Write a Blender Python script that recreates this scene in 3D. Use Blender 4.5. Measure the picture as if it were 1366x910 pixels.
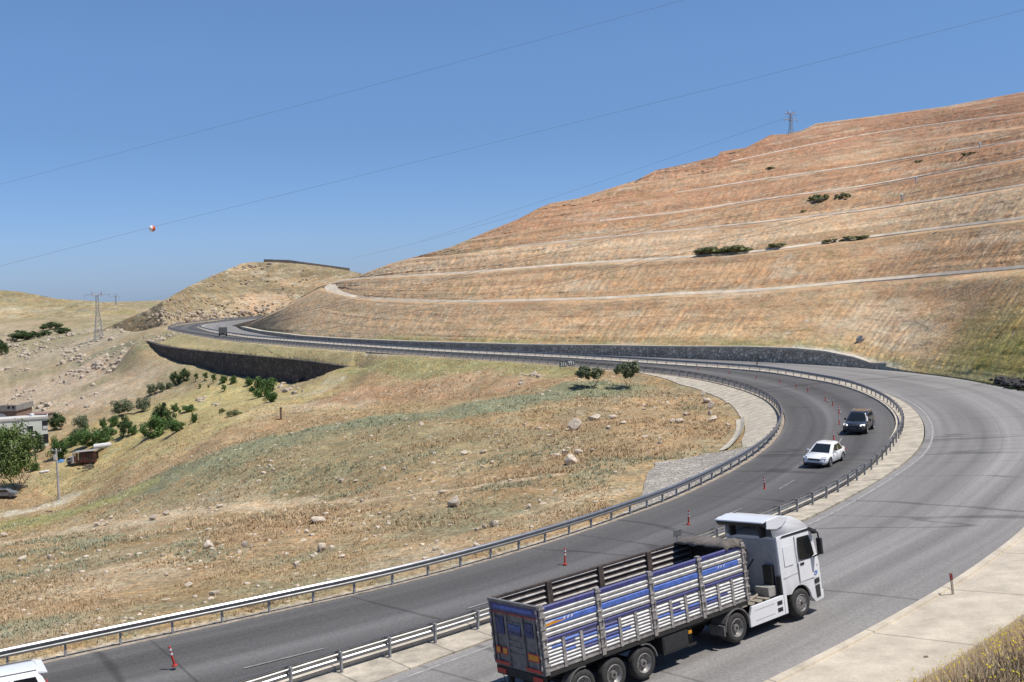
import math, random
import numpy as np
# ------------------------------------------------------------------ camera model
F, PITCH, ROLL, CAMZ = 1450.0, 0.0576, 0.0255, 13.2
def ray(u, v):
    uu, vv = u - 683.0, v - 455.0
    cr, sr = math.cos(ROLL), math.sin(ROLL)
    a = (uu*cr - vv*sr)/F; up = -(uu*sr + vv*cr)/F
    c, s = math.cos(PITCH), math.sin(PITCH)
    d = np.array([a, c + up*s, up*c - s])
    return d/d[1]
def P(u, v, d):
    r = ray(u, v)
    return np.array([r[0]*d, d, CAMZ + r[2]*d])
def Pz(u, v, z):
    r = ray(u, v); t = (z - CAMZ)/r[2]
    return np.array([r[0]*t, t, z])
def project(X):
    X = np.asarray(X, float)
    x, y, z = X[..., 0], X[..., 1], X[..., 2] - CAMZ
    c, s = math.cos(PITCH), math.sin(PITCH)
    d = y*c - z*s; up = z*c + y*s
    a = F*x/d; b = -F*up/d
    cr, sr = math.cos(ROLL), math.sin(ROLL)
    return 683 + a*cr + b*sr, 455 - a*sr + b*cr
def itp(x, xs, ys): return np.interp(x, xs, ys)
# ------------------------------------------------------------------ road levels (world z, forward distance d)
def zk(d): return itp(d, [20, 30, 36, 45, 60, 95, 130, 200], [-.8, -.65, -.5, -.08, .22, .25, 0, 0])
def bank(d): return itp(d, [20, 100, 140, 160], [.10, .10, .02, .0])
def zm(d): return zk(d) - .12
def zin(d): return zm(d) - itp(d, [36, 65, 120, 200], [.0, .5, .5, .0])
def zo(d): return zk(d) + 10.5*bank(d)
def solve(pts, zf):
    out = []
    for u, v in pts:
        z = 0.0
        for _ in range(6):
            p = Pz(u, v, z); z = float(zf(p[1]))
        out.append(p[:2])
    return out
def resample(pts, step):
    pts = np.array(pts, float)
    s = np.r_[0, np.cumsum(np.linalg.norm(np.diff(pts, axis=0), axis=1))]
    n = max(2, int(s[-1]/step)+1)
    t = np.linspace(0, s[-1], n)
    return np.stack([np.interp(t, s, pts[:, k]) for k in range(pts.shape[1])], 1)
def smooth(pts, step=1.0, sig=5.0):
    q = resample(pts, step)
    k = int(3*sig/step); w = np.exp(-.5*(np.arange(-k, k+1)*step/sig)**2); w /= w.sum()
    a = 2*q[0] - q[k:0:-1]; b = 2*q[-1] - q[-2:-k-2:-1]
    e = np.vstack([a, q, b])
    q = np.stack([np.convolve(e[:, j], w, 'valid') for j in range(q.shape[1])], 1)
    return resample(q, step)
def normals(c):                                    # to the right of travel (near -> far)
    t = np.gradient(c, axis=0); t /= np.linalg.norm(t, axis=1)[:, None]
    return np.stack([t[:, 1], -t[:, 0]], 1)
def extend_back(pts, L, bend=0.0):
    p = [np.array(x[:2]) for x in pts]
    t = p[0] - p[min(5, len(p)-1)]; t /= np.linalg.norm(t)
    out = []; q = p[0].copy(); a = math.atan2(t[1], t[0])
    for i in range(int(L/2)):
        a += bend*2; q = q + 2*np.array([math.cos(a), math.sin(a)]); out.append(q.copy())
    return out[::-1] + p
IN_PX = [(12,896),(64,883),(130,868),(192,855),(252,842),(310,831),(365,819),(420,809),(469,797),(517,785),(565,774),(649,750),(689,738),(731,725),(787,709),(845,687),(871,678.5),(893,669.7),(914,661),(949,644),(965,636),(990,622),(1001,616),(1011,609),(1019,603.7),(1027,596.7),(1034,590.5),(1043,578),(1049,564),(1047.5,552),(1038.5,540),(1023,529),(992,517.7),(961.5,510),(931,504),(900,499.3),(854,495),(766,487.5),(700,482),(620,477.5),(532,471.3),(400,461.5),(302,453.3)]
IN = solve(IN_PX, zin) + [np.array(p, float) for p in [(-96,316),(-110,348),(-116,378),(-114,410),(-104,440),(-88,470),(-70,500)]]
IN = smooth(extend_back(IN, 60, 0.0), 1.0, 4.0)
NIN = normals(IN)
def far_off(off, d0=165):
    k0 = np.where((IN[:, 1] > d0))[0][0]
    o = np.interp(IN[k0::6, 1], *off)[:, None] if isinstance(off, tuple) else off
    return list(IN[k0::6] + NIN[k0::6]*o)
MED_PX = [(440,890),(482,878.5),(544,863),(606,846),(653,831),(1073,676),(1093,664.5),(1126,645.5),(1153,627),(1174,606),(1190,585),(1197.5,570),(1197,561.5),(1191,551),(1180,540),(1164.6,531),(1141.5,521),(1111,511.5),(1080,507),(1023,496.5),(977,493)]
MED = smooth(extend_back(solve(MED_PX, zm) + far_off(([147, 177, 214, 290, 345], [7.6, 6.4, 5.6, 6.0, 8.5]), 172), 60, -.004), 1.0, 4.0)
KERB_PX = [(542,891),(614,871),(640,862),(1084,695),(1116,675),(1163,648.5),(1198,625),(1226,607),(1235,584),(1235,566),(1226,552),(1215,541.5),(1198.5,531.5),(1180,523)]
NMED = normals(MED)
_k = np.where((MED[:, 1] > 122))[0][0]
KERB = smooth(extend_back(solve(KERB_PX, zk) + list(MED[_k::6] + NMED[_k::6]*1.7), 60, -.004), 1.0, 4.0)
OUT_PX1 = [(1025,910),(1080,883),(1150,847),(1200,821),(1262,787),(1320,749),(1366,712)]
OUT_PX2 = [(1366,524),(1330,515),(1280,505),(1230,498),(1165,491.5)]
o1 = solve(OUT_PX1, zo); o2 = solve(OUT_PX2, zo)
OUT = smooth(extend_back(o1 + [np.array((35.0,66)), np.array((43.5,82)), np.array((50.0,98))] + o2 + far_off(([147, 158, 177, 214, 260, 300, 345], [19.5, 16., 13., 11.6, 12., 15., 20.5]), 150), 60, -.004), 1.0, 5.0)
NOUT = normals(OUT)
import bpy, bmesh
from mathutils import Vector, Matrix
for _o in list(bpy.data.objects): bpy.data.objects.remove(_o)
SC = bpy.context.scene
COL = SC.collection
RNG = random.Random(7)
NR = np.random.RandomState(11)
# ------------------------------------------------------------------ numpy value noise
_tab = np.random.RandomState(3).rand(4096)
def vnoise(x, y, seed=0):
    x = np.asarray(x, float); y = np.asarray(y, float)
    xi = np.floor(x).astype(int); yi = np.floor(y).astype(int)
    fx = x - xi; fy = y - yi
    fx = fx*fx*(3-2*fx); fy = fy*fy*(3-2*fy)
    def h(a, b): return _tab[(a*73 + b*1543 + seed*397 + (a*b) % 31*7) & 4095]
    return (h(xi, yi)*(1-fx) + h(xi+1, yi)*fx)*(1-fy) + (h(xi, yi+1)*(1-fx) + h(xi+1, yi+1)*fx)*fy
def fbm(x, y, oct=4, seed=0):
    s = 0; a = .5; t = 0
    for i in range(oct):
        s = s + a*vnoise(x*2**i + 17.3*i, y*2**i + 9.1*i, seed+i); t += a; a *= .55
    return s/t
def sstep(a, b, x): 
    t = np.clip((x-a)/(b-a), 0, 1); return t*t*(3-2*t)
# ------------------------------------------------------------------ materials
def new_mat(name):
    m = bpy.data.materials.new(name); m.use_nodes = True
    return m, m.node_tree.nodes, m.node_tree.links, m.node_tree.nodes['Principled BSDF']
def mat(name, col, rough=.6, metal=0., var=.12, scale=6., bump=0., coat=0., spec=None, emit=None):
    m, N, L, B = new_mat(name)
    tc = N.new('ShaderNodeTexCoord'); nz = N.new('ShaderNodeTexNoise')
    nz.inputs['Scale'].default_value = scale; nz.inputs['Detail'].default_value = 5
    L.new(tc.outputs['Object'], nz.inputs['Vector'])
    mr = N.new('ShaderNodeMapRange'); mr.inputs['From Min'].default_value = .3; mr.inputs['From Max'].default_value = .7
    mr.inputs['To Min'].default_value = 1-var; mr.inputs['To Max'].default_value = 1+var
    L.new(nz.outputs['Fac'], mr.inputs['Value'])
    vm = N.new('ShaderNodeVectorMath'); vm.operation = 'SCALE'; vm.inputs[0].default_value = col
    L.new(mr.outputs['Result'], vm.inputs['Scale']); L.new(vm.outputs['Vector'], B.inputs['Base Color'])
    B.inputs['Roughness'].default_value = rough; B.inputs['Metallic'].default_value = metal
    if coat: B.inputs['Coat Weight'].default_value = coat; B.inputs['Coat Roughness'].default_value = .08
    if spec is not None: B.inputs['Specular IOR Level'].default_value = spec
    if bump:
        b = N.new('ShaderNodeBump'); b.inputs['Strength'].default_value = 1; b.inputs['Distance'].default_value = bump
        L.new(nz.outputs['Fac'], b.inputs['Height']); L.new(b.outputs['Normal'], B.inputs['Normal'])
    if emit: B.inputs['Emission Color'].default_value = (*emit, 1); B.inputs['Emission Strength'].default_value = 1
    return m
def ground_mat(name, scales=(.35, 1.6, 7.), amts=(.22, .28, .3), stone=.0, bump=.12, stone_scale=2.2, stone_col=(.62, .52, .41)):
    """albedo from the 'col' attribute, broken up by three noises, with pale stones"""
    m, N, L, B = new_mat(name)
    at = N.new('ShaderNodeAttribute'); at.attribute_name = 'col'
    tc = N.new('ShaderNodeTexCoord')
    prev = None; hs = None
    for s, a in zip(scales, amts):
        nz = N.new('ShaderNodeTexNoise'); nz.inputs['Scale'].default_value = s; nz.inputs['Detail'].default_value = 6
        nz.inputs['Roughness'].default_value = .62
        L.new(tc.outputs['Object'], nz.inputs['Vector'])
        mr = N.new('ShaderNodeMapRange'); mr.inputs['From Min'].default_value = .3; mr.inputs['From Max'].default_value = .7
        mr.inputs['To Min'].default_value = 1-a; mr.inputs['To Max'].default_value = 1+a
        L.new(nz.outputs['Fac'], mr.inputs['Value'])
        if prev is None: prev = mr.outputs['Result']
        else:
            mm = N.new('ShaderNodeMath'); mm.operation = 'MULTIPLY'
            L.new(prev, mm.inputs[0]); L.new(mr.outputs['Result'], mm.inputs[1]); prev = mm.outputs[0]
        hs = nz
    vm = N.new('ShaderNodeVectorMath'); vm.operation = 'SCALE'
    L.new(at.outputs['Color'], vm.inputs[0]); L.new(prev, vm.inputs['Scale'])
    # hue drift between straw and red earth
    hz = N.new('ShaderNodeTexNoise'); hz.inputs['Scale'].default_value = scales[1]*.7; hz.inputs['Detail'].default_value = 4
    L.new(tc.outputs['Object'], hz.inputs['Vector'])
    hr = N.new('ShaderNodeMapRange'); hr.inputs['From Min'].default_value = .35; hr.inputs['From Max'].default_value = .65
    L.new(hz.outputs['Fac'], hr.inputs['Value'])
    tint = N.new('ShaderNodeMix'); tint.data_type = 'RGBA'
    tint.inputs['A'].default_value = (1.06, .99, .90, 1); tint.inputs['B'].default_value = (.93, 1.03, 1.06, 1)
    L.new(hr.outputs['Result'], tint.inputs['Factor'])
    v2 = N.new('ShaderNodeVectorMath'); v2.operation = 'MULTIPLY'
    L.new(vm.outputs['Vector'], v2.inputs[0]); L.new(tint.outputs['Result'], v2.inputs[1])
    col = v2.outputs['Vector']
    if stone > 0:
        vo = N.new('ShaderNodeTexVoronoi'); vo.inputs['Scale'].default_value = stone_scale
        L.new(tc.outputs['Object'], vo.inputs['Vector'])
        sp = N.new('ShaderNodeSeparateColor'); L.new(vo.outputs['Color'], sp.inputs['Color'])
        rad = N.new('ShaderNodeMapRange'); rad.inputs['From Min'].default_value = 1-stone; rad.inputs['From Max'].default_value = 1
        rad.inputs['To Min'].default_value = .0; rad.inputs['To Max'].default_value = .42
        L.new(sp.outputs['Red'], rad.inputs['Value'])
        lt = N.new('ShaderNodeMath'); lt.operation = 'LESS_THAN'
        L.new(vo.outputs['Distance'], lt.inputs[0]); L.new(rad.outputs['Result'], lt.inputs[1])
        mx = N.new('ShaderNodeMix'); mx.data_type = 'RGBA'; mx.inputs['B'].default_value = (*stone_col, 1)
        L.new(lt.outputs[0], mx.inputs['Factor']); L.new(col, mx.inputs['A']); col = mx.outputs['Result']
    L.new(col, B.inputs['Base Color'])
    B.inputs['Roughness'].default_value = .95; B.inputs['Specular IOR Level'].default_value = .1
    b = N.new('ShaderNodeBump'); b.inputs['Strength'].default_value = .9; b.inputs['Distance'].default_value = bump
    L.new(hs.outputs['Fac'], b.inputs['Height']); L.new(b.outputs['Normal'], B.inputs['Normal'])
    return m
# ------------------------------------------------------------------ object helpers
def link(o, parent=None):
    COL.objects.link(o)
    if parent is not None: o.parent = parent
    return o
def np_mesh(name, V, Fc, mats, cols=None, smooth=True, parent=None, uv=None):
    me = bpy.data.meshes.new(name)
    me.from_pydata([tuple(v) for v in V], [], [tuple(int(i) for i in f) for f in Fc])
    for m in (mats if isinstance(mats, (list, tuple)) else [mats]): me.materials.append(m)
    if cols is not None:
        a = me.color_attributes.new('col', 'FLOAT_COLOR', 'POINT')
        c4 = np.ones((len(V), 4), np.float32); c4[:, :3] = cols
        a.data.foreach_set('color', c4.ravel())
    if uv is not None:
        ul = me.uv_layers.new(name='UVMap')
        li = np.empty(len(me.loops), int); me.loops.foreach_get('vertex_index', li)
        ul.data.foreach_set('uv', np.asarray(uv, np.float32)[li].ravel())
    me.polygons.foreach_set('use_smooth', [smooth]*len(me.polygons))
    me.update()
    o = bpy.data.objects.new(name, me)
    return link(o, parent)
def grid_faces(nr, nc):
    i = np.arange(nr-1)[:, None]*nc + np.arange(nc-1)[None, :]
    i = i.ravel()
    return np.stack([i, i+1, i+nc+1, i+nc], 1)
def tag(o, label=None, cat=None, group=None, kind=None):
    if label: o['label'] = label
    if cat: o['category'] = cat
    if group: o['group'] = group
    if kind: o['kind'] = kind
    return o
def struct(o, kind='structure'):
    o['kind'] = kind; return o
def thing(name, label, cat, loc=(0, 0, 0), rot=None, group=None):
    o = bpy.data.objects.new(name, None); o.empty_display_size = .3
    link(o)
    if rot is not None and not isinstance(rot, (int, float)):
        o.matrix_world = Matrix.Translation(Vector(loc)) @ rot.to_4x4()
    else:
        o.location = Vector(loc); o.rotation_euler = (0, 0, rot or 0)
    return tag(o, label, cat, group)
def copy_tree(o, parent=None):
    c = o.copy(); link(c, parent)
    for ch in list(o.children): copy_tree(ch, c)
    return c
class MB:
    def __init__(s): s.v = []; s.f = []; s.m = []
    def add(s, V, Fc, mi=0):
        n = len(s.v); s.v += [tuple(map(float, p)) for p in V]
        s.f += [tuple(n+i for i in f) for f in Fc]; s.m += [mi]*len(Fc); return s
    def box(s, x0, x1, y0, y1, z0, z1, mi=0):
        return s.add([(x0,y0,z0),(x1,y0,z0),(x1,y1,z0),(x0,y1,z0),(x0,y0,z1),(x1,y0,z1),(x1,y1,z1),(x0,y1,z1)],
                     [(0,3,2,1),(4,5,6,7),(0,1,5,4),(1,2,6,5),(2,3,7,6),(3,0,4,7)], mi)
    def prism(s, prof, y0, y1, mi=0, axis='y'):
        """prof: list of (a,b); extruded along axis. axis y -> (x,z), axis x -> (y,z), axis z -> (x,y)"""
        n = len(prof)
        def pt(a, b, t): return (a, t, b) if axis == 'y' else ((t, a, b) if axis == 'x' else (a, b, t))
        V = [pt(a, b, y0) for a, b in prof] + [pt(a, b, y1) for a, b in prof]
        Fc = [tuple(range(n)), tuple(range(2*n-1, n-1, -1))] + [(i, i+n, (i+1) % n+n, (i+1) % n) for i in range(n)]
        return s.add(V, Fc, mi)
    def tube(s, p, q, r, r2=None, n=8, mi=0, cap=True):
        p = np.array(p, float); q = np.array(q, float); r2 = r if r2 is None else r2
        d = q-p; d /= np.linalg.norm(d) + 1e-9
        a = np.cross(d, (0, 0, 1.)) if abs(d[2]) < .9 else np.cross(d, (1., 0, 0)); a /= np.linalg.norm(a); b = np.cross(d, a)
        V = []
        for c, R in ((p, r), (q, r2)):
            for k in range(n):
                t = 2*math.pi*k/n; V.append(c + R*(math.cos(t)*a + math.sin(t)*b))
        Fc = [(k, (k+1) % n, (k+1) % n+n, k+n) for k in range(n)]
        if cap: Fc += [tuple(range(n-1, -1, -1)), tuple(range(n, 2*n))]
        return s.add(V, Fc, mi)
    def bar(s, p, q, w, mi=0): return s.tube(p, q, w*.7, n=4, mi=mi)
    def path(s, pts, r, n=6, mi=0):
        for a, b in zip(pts[:-1], pts[1:]): s.tube(a, b, r, n=n, mi=mi)
        return s
    def lathe_y(s, prof, cx, cz, n=28, mi=0):
        """prof: (y, r) list, revolved about the axis parallel to y through (cx, cz)"""
        V = []
        for y, r in prof:
            for k in range(n):
                t = 2*math.pi*k/n; V.append((cx + r*math.cos(t), y, cz + r*math.sin(t)))
        Fc = []
        for i in range(len(prof)-1):
            for k in range(n): Fc.append((i*n+k, i*n+(k+1) % n, (i+1)*n+(k+1) % n, (i+1)*n+k))
        return s.add(V, Fc, mi)
    def lathe_z(s, prof, cx=0, cy=0, n=12, mi=0):
        V = []
        for z, r in prof:
            for k in range(n):
                t = 2*math.pi*k/n; V.append((cx + r*math.cos(t), cy + r*math.sin(t), z))
        Fc = []
        for i in range(len(prof)-1):
            for k in range(n): Fc.append((i*n+k, i*n+(k+1) % n, (i+1)*n+(k+1) % n, (i+1)*n+k))
        Fc += [tuple(range(n-1, -1, -1)), tuple((len(prof)-1)*n+k for k in range(n))]
        return s.add(V, Fc, mi)
    def quad(s, a, b, c, d, mi=0): return s.add([a, b, c, d], [(0, 1, 2, 3)], mi)
    def plate(s, a, b, c, d, t, mi=0):
        """a quad given a thickness t along its normal"""
        a, b, c, d = [np.array(p, float) for p in (a, b, c, d)]
        n = np.cross(b-a, d-a); n /= np.linalg.norm(n); n *= t
        return s.add([a, b, c, d, a+n, b+n, c+n, d+n], [(3,2,1,0),(4,5,6,7),(0,1,5,4),(1,2,6,5),(2,3,7,6),(3,0,4,7)], mi)
    def build(s, name, mats, parent=None, smooth=False, bevel=0, seg=2, recalc=True):
        me = bpy.data.meshes.new(name); me.from_pydata(s.v, [], s.f)
        for m in (mats if isinstance(mats, (list, tuple)) else [mats]): me.materials.append(m)
        me.polygons.foreach_set('material_index', s.m)
        if bevel or recalc:
            bm = bmesh.new(); bm.from_mesh(me)
            if recalc: bmesh.ops.recalc_face_normals(bm, faces=bm.faces)
            if bevel:
                es = [e for e in bm.edges if len(e.link_faces) == 2 and e.calc_face_angle(0) > .5]
                bmesh.ops.bevel(bm, geom=es, offset=bevel, segments=seg, affect='EDGES', profile=.5, clamp_overlap=True)
            bm.to_mesh(me); bm.free()
        if smooth:
            me.polygons.foreach_set('use_smooth', [True]*len(me.polygons))
            try: me.set_sharp_from_angle(angle=math.radians(smooth if smooth is not True else 40))
            except Exception: pass
        me.update()
        return link(bpy.data.objects.new(name, me), parent)
# ------------------------------------------------------------------ signed offset from a curve
def offset_to(C, N, x, y):
    x = np.ravel(x); y = np.ravel(y)
    idx = np.empty(len(x), int); off = np.empty(len(x))
    Cs = C[::2]
    for a in range(0, len(x), 30000):
        dx = x[a:a+30000, None] - Cs[None, :, 0]; dy = y[a:a+30000, None] - Cs[None, :, 1]
        i = np.argmin(dx*dx + dy*dy, 1)*2
        for _ in range(2):
            for j in (-1, 1):
                k = np.clip(i+j, 0, len(C)-1)
                b = (x[a:a+30000]-C[k, 0])**2 + (y[a:a+30000]-C[k, 1])**2 < (x[a:a+30000]-C[i, 0])**2 + (y[a:a+30000]-C[i, 1])**2
                i = np.where(b, k, i)
        idx[a:a+30000] = i
        off[a:a+30000] = (x[a:a+30000]-C[i, 0])*N[i, 0] + (y[a:a+30000]-C[i, 1])*N[i, 1]
    return idx, off
# ------------------------------------------------------------------ dark lower wall line (px u, top v, bottom v, depth)
DW_PX = [(200,455,456,296),(222,461.7,476,280),(248,465.5,486,269),(266,467.6,488,262),(302,471,500,250),(346,475,506,236),(400,480,513,222),(430,483.5,508,214),(475,490,491,203)]
DW_TOP = np.array([P(u, vt, d) for u, vt, vb, d in DW_PX]); DW_BOT = np.array([P(u, vb, d) for u, vt, vb, d in DW_PX])
DWc = resample(np.hstack([DW_TOP, DW_BOT[:, 2:]]), 1.5)          # x y ztop zbot
DWn = -normals(DWc[:, :2])                                       # pointing away from the camera (behind the wall)
if DWn[len(DWn)//2][1] < 0: DWn = -DWn
# ------------------------------------------------------------------ base terrain: control points (px, px, forward depth)
CT = [(0,800,58),(20,840,48),(150,800,55),(300,760,55),(300,700,78),(450,740,62),(600,700,68),
 (0,725,112),(100,705,112),(200,690,109),(400,672,100),(600,655,85),(700,640,80),(800,640,76),(870,610,84),(950,560,102),(960,530,119),
 (300,600,132),(200,645,138),(380,585,133),(450,571,132),(520,559,131),(600,548,131),(680,535,134),(760,521,139),(830,516,139),(900,520,130),
 (700,590,104),(500,615,106),(850,560,112),(300,640,118),
 (79,666,172),(0,690,150),(40,676,165),(100,680,150),(60,720,118),(20,655,178),(120,640,168),(115,620,190),(200,606,160),(250,596,160),
 (600,530,162),(600,505,175),(600,487,186),(700,510,165),(700,492,173),(760,500,160),(520,540,168),(450,545,170),(450,520,188),(480,498,196),(400,540,178),(350,556,168),(300,575,158),
 (405,517,217),(430,510,210),(365,514,224),(330,511,232),(302,508,240),(270,500,252),(240,490,266),(215,478,280),(350,530,212),(260,522,232),(300,545,190),
 (180,547,236),(220,572,192),(130,590,200),(60,602,212),(0,600,225),(30,575,232),(90,560,240),(130,560,225),
 (0,545,300),(100,520,290),(200,500,268),(150,500,300),(100,470,380),(0,490,400),(150,440,430),(170,460,340),(0,450,520),(195,448,318),(60,435,560),(-100,470,450),(-100,560,280),(-100,640,180),(-150,720,120),
 (120,425,620),(0,430,640),(205,440,345)]
cp = np.array([P(u, v, d) for u, v, d in CT])
_o = offset_to(IN, NIN, cp[:, 0], cp[:, 1])[1]
cp = [tuple(p) for p, o in zip(cp, _o) if not (o > -12 and p[1] < 190)]
for k in range(40, len(IN), 14):                                   # verge along the inner edge
    x, y = IN[k] - 6*NIN[k]; d = IN[k][1]
    if d < 205: cp.append((x, y, zin(d) - itp(d, [30, 90, 120, 160], [.35, 1.1, 1.1, .6])))
    elif d > 300: cp.append((x, y, -.4))
for k in range(30, len(OUT), 12):
    d = OUT[k][1]; p = OUT[k] + 7*NOUT[k]
    if d > 135: cp.append((p[0], p[1], -1.0))
    if d > 75:
        p = OUT[k] + 45*NOUT[k]; cp.append((p[0], p[1], -2.0))
cp += [(-300,60,-24),(-200,20,-20),(-80,5,-6),(-60,20,-3),(-45,40,-4),(-500,500,-12),(-420,900,0),(300,150,-3),(300,500,-5),(0,900,-5),(0,400,-3),(-300,350,-16),(400,-60,10),(-400,-60,-20)]
cp = np.array(cp)
_c2 = .03
def _ker(a, b): return np.sqrt(((a[:, None, :]-b[None, :, :])**2).sum(-1)/1e4 + _c2*_c2)
_A = np.zeros((len(cp)+3, len(cp)+3)); NCP = len(cp)
_A[:NCP, :NCP] = -_ker(cp[:, :2], cp[:, :2]) + np.eye(NCP)*.01
_A[:NCP, NCP] = 1; _A[:NCP, NCP+1:] = cp[:, :2]/100; _A[NCP, :NCP] = 1; _A[NCP+1:, :NCP] = cp[:, :2].T/100
_w = np.linalg.solve(_A, np.r_[cp[:, 2], 0, 0, 0])
def rbf(x, y):
    q = np.stack([np.ravel(x), np.ravel(y)], 1); out = np.empty(len(q))
    for a in range(0, len(q), 40000):
        b = q[a:a+40000]; out[a:a+40000] = -_ker(b, cp[:, :2]) @ _w[:NCP] + _w[NCP] + (b/100) @ _w[NCP+1:]
    return out
def Tz(x, y, info=False):
    x = np.ravel(np.asarray(x, float)); y = np.ravel(np.asarray(y, float))
    z = rbf(x, y)
    rough = (fbm(x/9, y/9, 4, 5)-.5)*np.clip(np.hypot(x, y)/90, .35, 2.2)*1.0 + (fbm(x/2.2, y/2.2, 3, 9)-.5)*.32
    iI, oI = offset_to(IN, NIN, x, y); iO, oO = offset_to(OUT, NOUT, x, y)
    dI = IN[iI, 1]; dO = OUT[iO, 1]
    damp = sstep(0, 10, np.where(oI < 0, -oI, oO))
    z = z + rough*np.clip(damp, .15, 1)
    # upper shelf behind the dark wall
    iW, oW = offset_to(DWc[:, :2], DWn, x, y)
    beh = (oW > 0) & (oI < 0) & (iW > 2) & (iW < len(DWc)-3) & (oW < 45)
    t = np.clip(oW/np.maximum(oW - oI, .1), 0, 1)
    z = np.where(beh, DWc[iW, 2]*(1-t) + (zin(dI)-.15)*t + rough*.4, z)
    dW = np.hypot(x-DWc[iW, 0], y-DWc[iW, 1]); tw_ = sstep(1.6, 11, dW)
    z = np.where((oW <= .3) & (dW < 11) & ~beh, (DWc[iW, 3]+.2+rough*.3)*(1-tw_) + z*tw_, z)
    # joint with the roads
    e = zin(dI) - .14
    t = sstep(0, 5, -oI)
    z = np.where((oI <= 0) & (oI > -5), e*(1-t) + z*t, z)
    inside = (oI > 0) & (oO < 0)
    z = np.where(inside, zin(dI) - .14 - np.clip(oI, 0, 1.2)*.6, z)
    ua = 683 + F*x/np.maximum(y, 1)
    gr = .12 + .88*sstep(1020, 1150, ua)
    e = zo(dO) - .42 + np.clip(oO, 0, 5)*.105 + np.clip(oO-3.85, 0, .6)*.55 + gr*(.78*np.clip(oO-4.3, 0, 8))*(1-.5*sstep(60, 95, dO)) + rough*.6*sstep(4, 7, oO)
    e = np.maximum(e, 11.4 - 1.7*np.maximum(np.hypot(x, y)-1.0, 0))
    nearo = (oO >= 0) & (dO < 96)
    z = np.where(nearo, e, z)
    faro = (oO >= 0) & (dO >= 96)
    z = np.where(faro, np.minimum(z, -.6), z)
    if info: return z, oI, oO, oW, inside, beh
    return z
def hit(u, v, d0=22, d1=900):
    ds = np.exp(np.linspace(math.log(d0), math.log(d1), 700)); r = ray(u, v)
    zz = Tz(r[0]*ds, ds); f = CAMZ + r[2]*ds - zz
    k = np.where(f < 0)[0]
    if len(k) == 0: return P(u, v, d1)
    k = k[0]
    if k == 0: return P(u, v, d0)
    t = f[k-1]/(f[k-1]-f[k]); d = ds[k-1] + t*(ds[k]-ds[k-1])
    p = P(u, v, d); p[2] = float(Tz(p[0], p[1])[0]); return p
# ------------------------------------------------------------------ terraced hill: image lines of its benches and skyline
def pl(pts): 
    a = np.array(pts, float); return lambda u: np.interp(u, a[:, 0], a[:, 1])
WT = pl([(315,434),(346,441),(400,447.5),(452,451),(532,454.5),(620,457),(700,459),(800,460),(900,461.5),(1000,462),(1060,464),(1100,468),(1140,476),(1163,484),(1230,494),(1280,501),(1366,519),(1500,560),(1900,640)])
SKY = pl([(300,437),(320,431),(346,425),(380,409),(428,381),(455,374),(480,367),(520,352),(600,330),(650,309),(690,293),(720,277),(735,271),(770,265),(850,240),(875,227),(900,222),(934,214),(957,208),(961,202.5),(995,197),(1028,180),(1050,178.7),(1070,174),(1088,165),(1173,154),(1262,142),(1333,128.5),(1366,122.7),(1500,104),(1900,60)])
TL = [pl([(300,450),(428,383),(470,395),(500,398.5),(560,401),(620,402),(700,400.5),(800,398),(900,391.5),(1000,388),(1139,375),(1200,370),(1366,355.5),(1900,300)]),
 pl([(300,400),(440,376),(480,371),(620,363.5),(760,352),(900,343.5),(1006,336),(1139,318),(1250,304),(1366,290),(1900,215)]),
 pl([(480,350),(600,340),(676,331),(760,321),(900,307),(1000,298),(1139,282),(1250,266),(1366,246),(1900,140)]),
 pl([(560,330),(640,318),(770,298),(900,283),(1006,268),(1152,248),(1366,211),(1900,110)]),
 pl([(640,290),(770,274),(900,256.5),(1139,222),(1366,186.5),(1900,90)]),
 pl([(700,265),(850,244),(900,238),(1160,195),(1366,168),(1900,80)]),
 pl([(800,235),(900,226),(961,219),(1139,181),(1366,150),(1900,72)]),
 pl([(900,214),(985,201),(1002,193),(1139,171),(1366,134),(1900,66)])]
# ================================================================== SETTING
# ---- hill base line (u -> depth, z)
hb = []
for k in range(0, len(OUT), 2):
    d = OUT[k][1]
    if d < 96: continue
    if d > 142:
        p = OUT[k] + 1.75*NOUT[k]; u, _ = project((p[0], p[1], 0)); u = float(u)
        if u > 1163: continue
        if hb and u > hb[-1][0] and hb[-1][1] > 142 and u < 600: break
        z = CAMZ + ray(u, float(WT(u)))[2]*p[1]
        hb.append((u, p[1], z))
    elif d > 97:
        p = OUT[k] + .5*NOUT[k]; u, _ = project((p[0], p[1], 0)); u = float(u)
        if u > 1185 and u < 1440: hb.append((u, p[1], zo(d) + .02))
hb.sort(); _h = [hb[0]]
for a in hb[1:]:
    if a[0] > _h[-1][0] + .5: _h.append(a)
hb = np.array([(305, _h[0][1]+6, _h[0][2])] + _h + [(1500, 90, 1.), (1700, 74, 1.), (1900, 64, 1.)])
_g = np.arange(305, 1901, 4.0); _q = np.stack([np.interp(_g, hb[:, 0], hb[:, j]) for j in (1, 2)], 1)
_w2 = np.exp(-.5*(np.arange(-24, 25)/6.)**2); _w2 /= _w2.sum(); _p2 = np.vstack([2*_q[0]-_q[24:0:-1], _q, 2*_q[-1]-_q[-2:-26:-1]])
_q = np.stack([np.convolve(_p2[:, j], _w2, 'valid') for j in (0, 1)], 1); hb = np.column_stack([_g, _q])
def hill_base(u): return np.interp(u, hb[:, 0], hb[:, 1]), np.interp(u, hb[:, 0], hb[:, 2])
HS = .36
def hill_depth(u, v):
    d0, z0 = hill_base(u); vv = np.asarray(v, float)
    r = np.array([ray(a, b)[2] for a, b in np.broadcast(u, vv)]).reshape(np.broadcast(u, vv).shape)
    return (z0 - CAMZ - HS*d0)/(r - HS)
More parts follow.
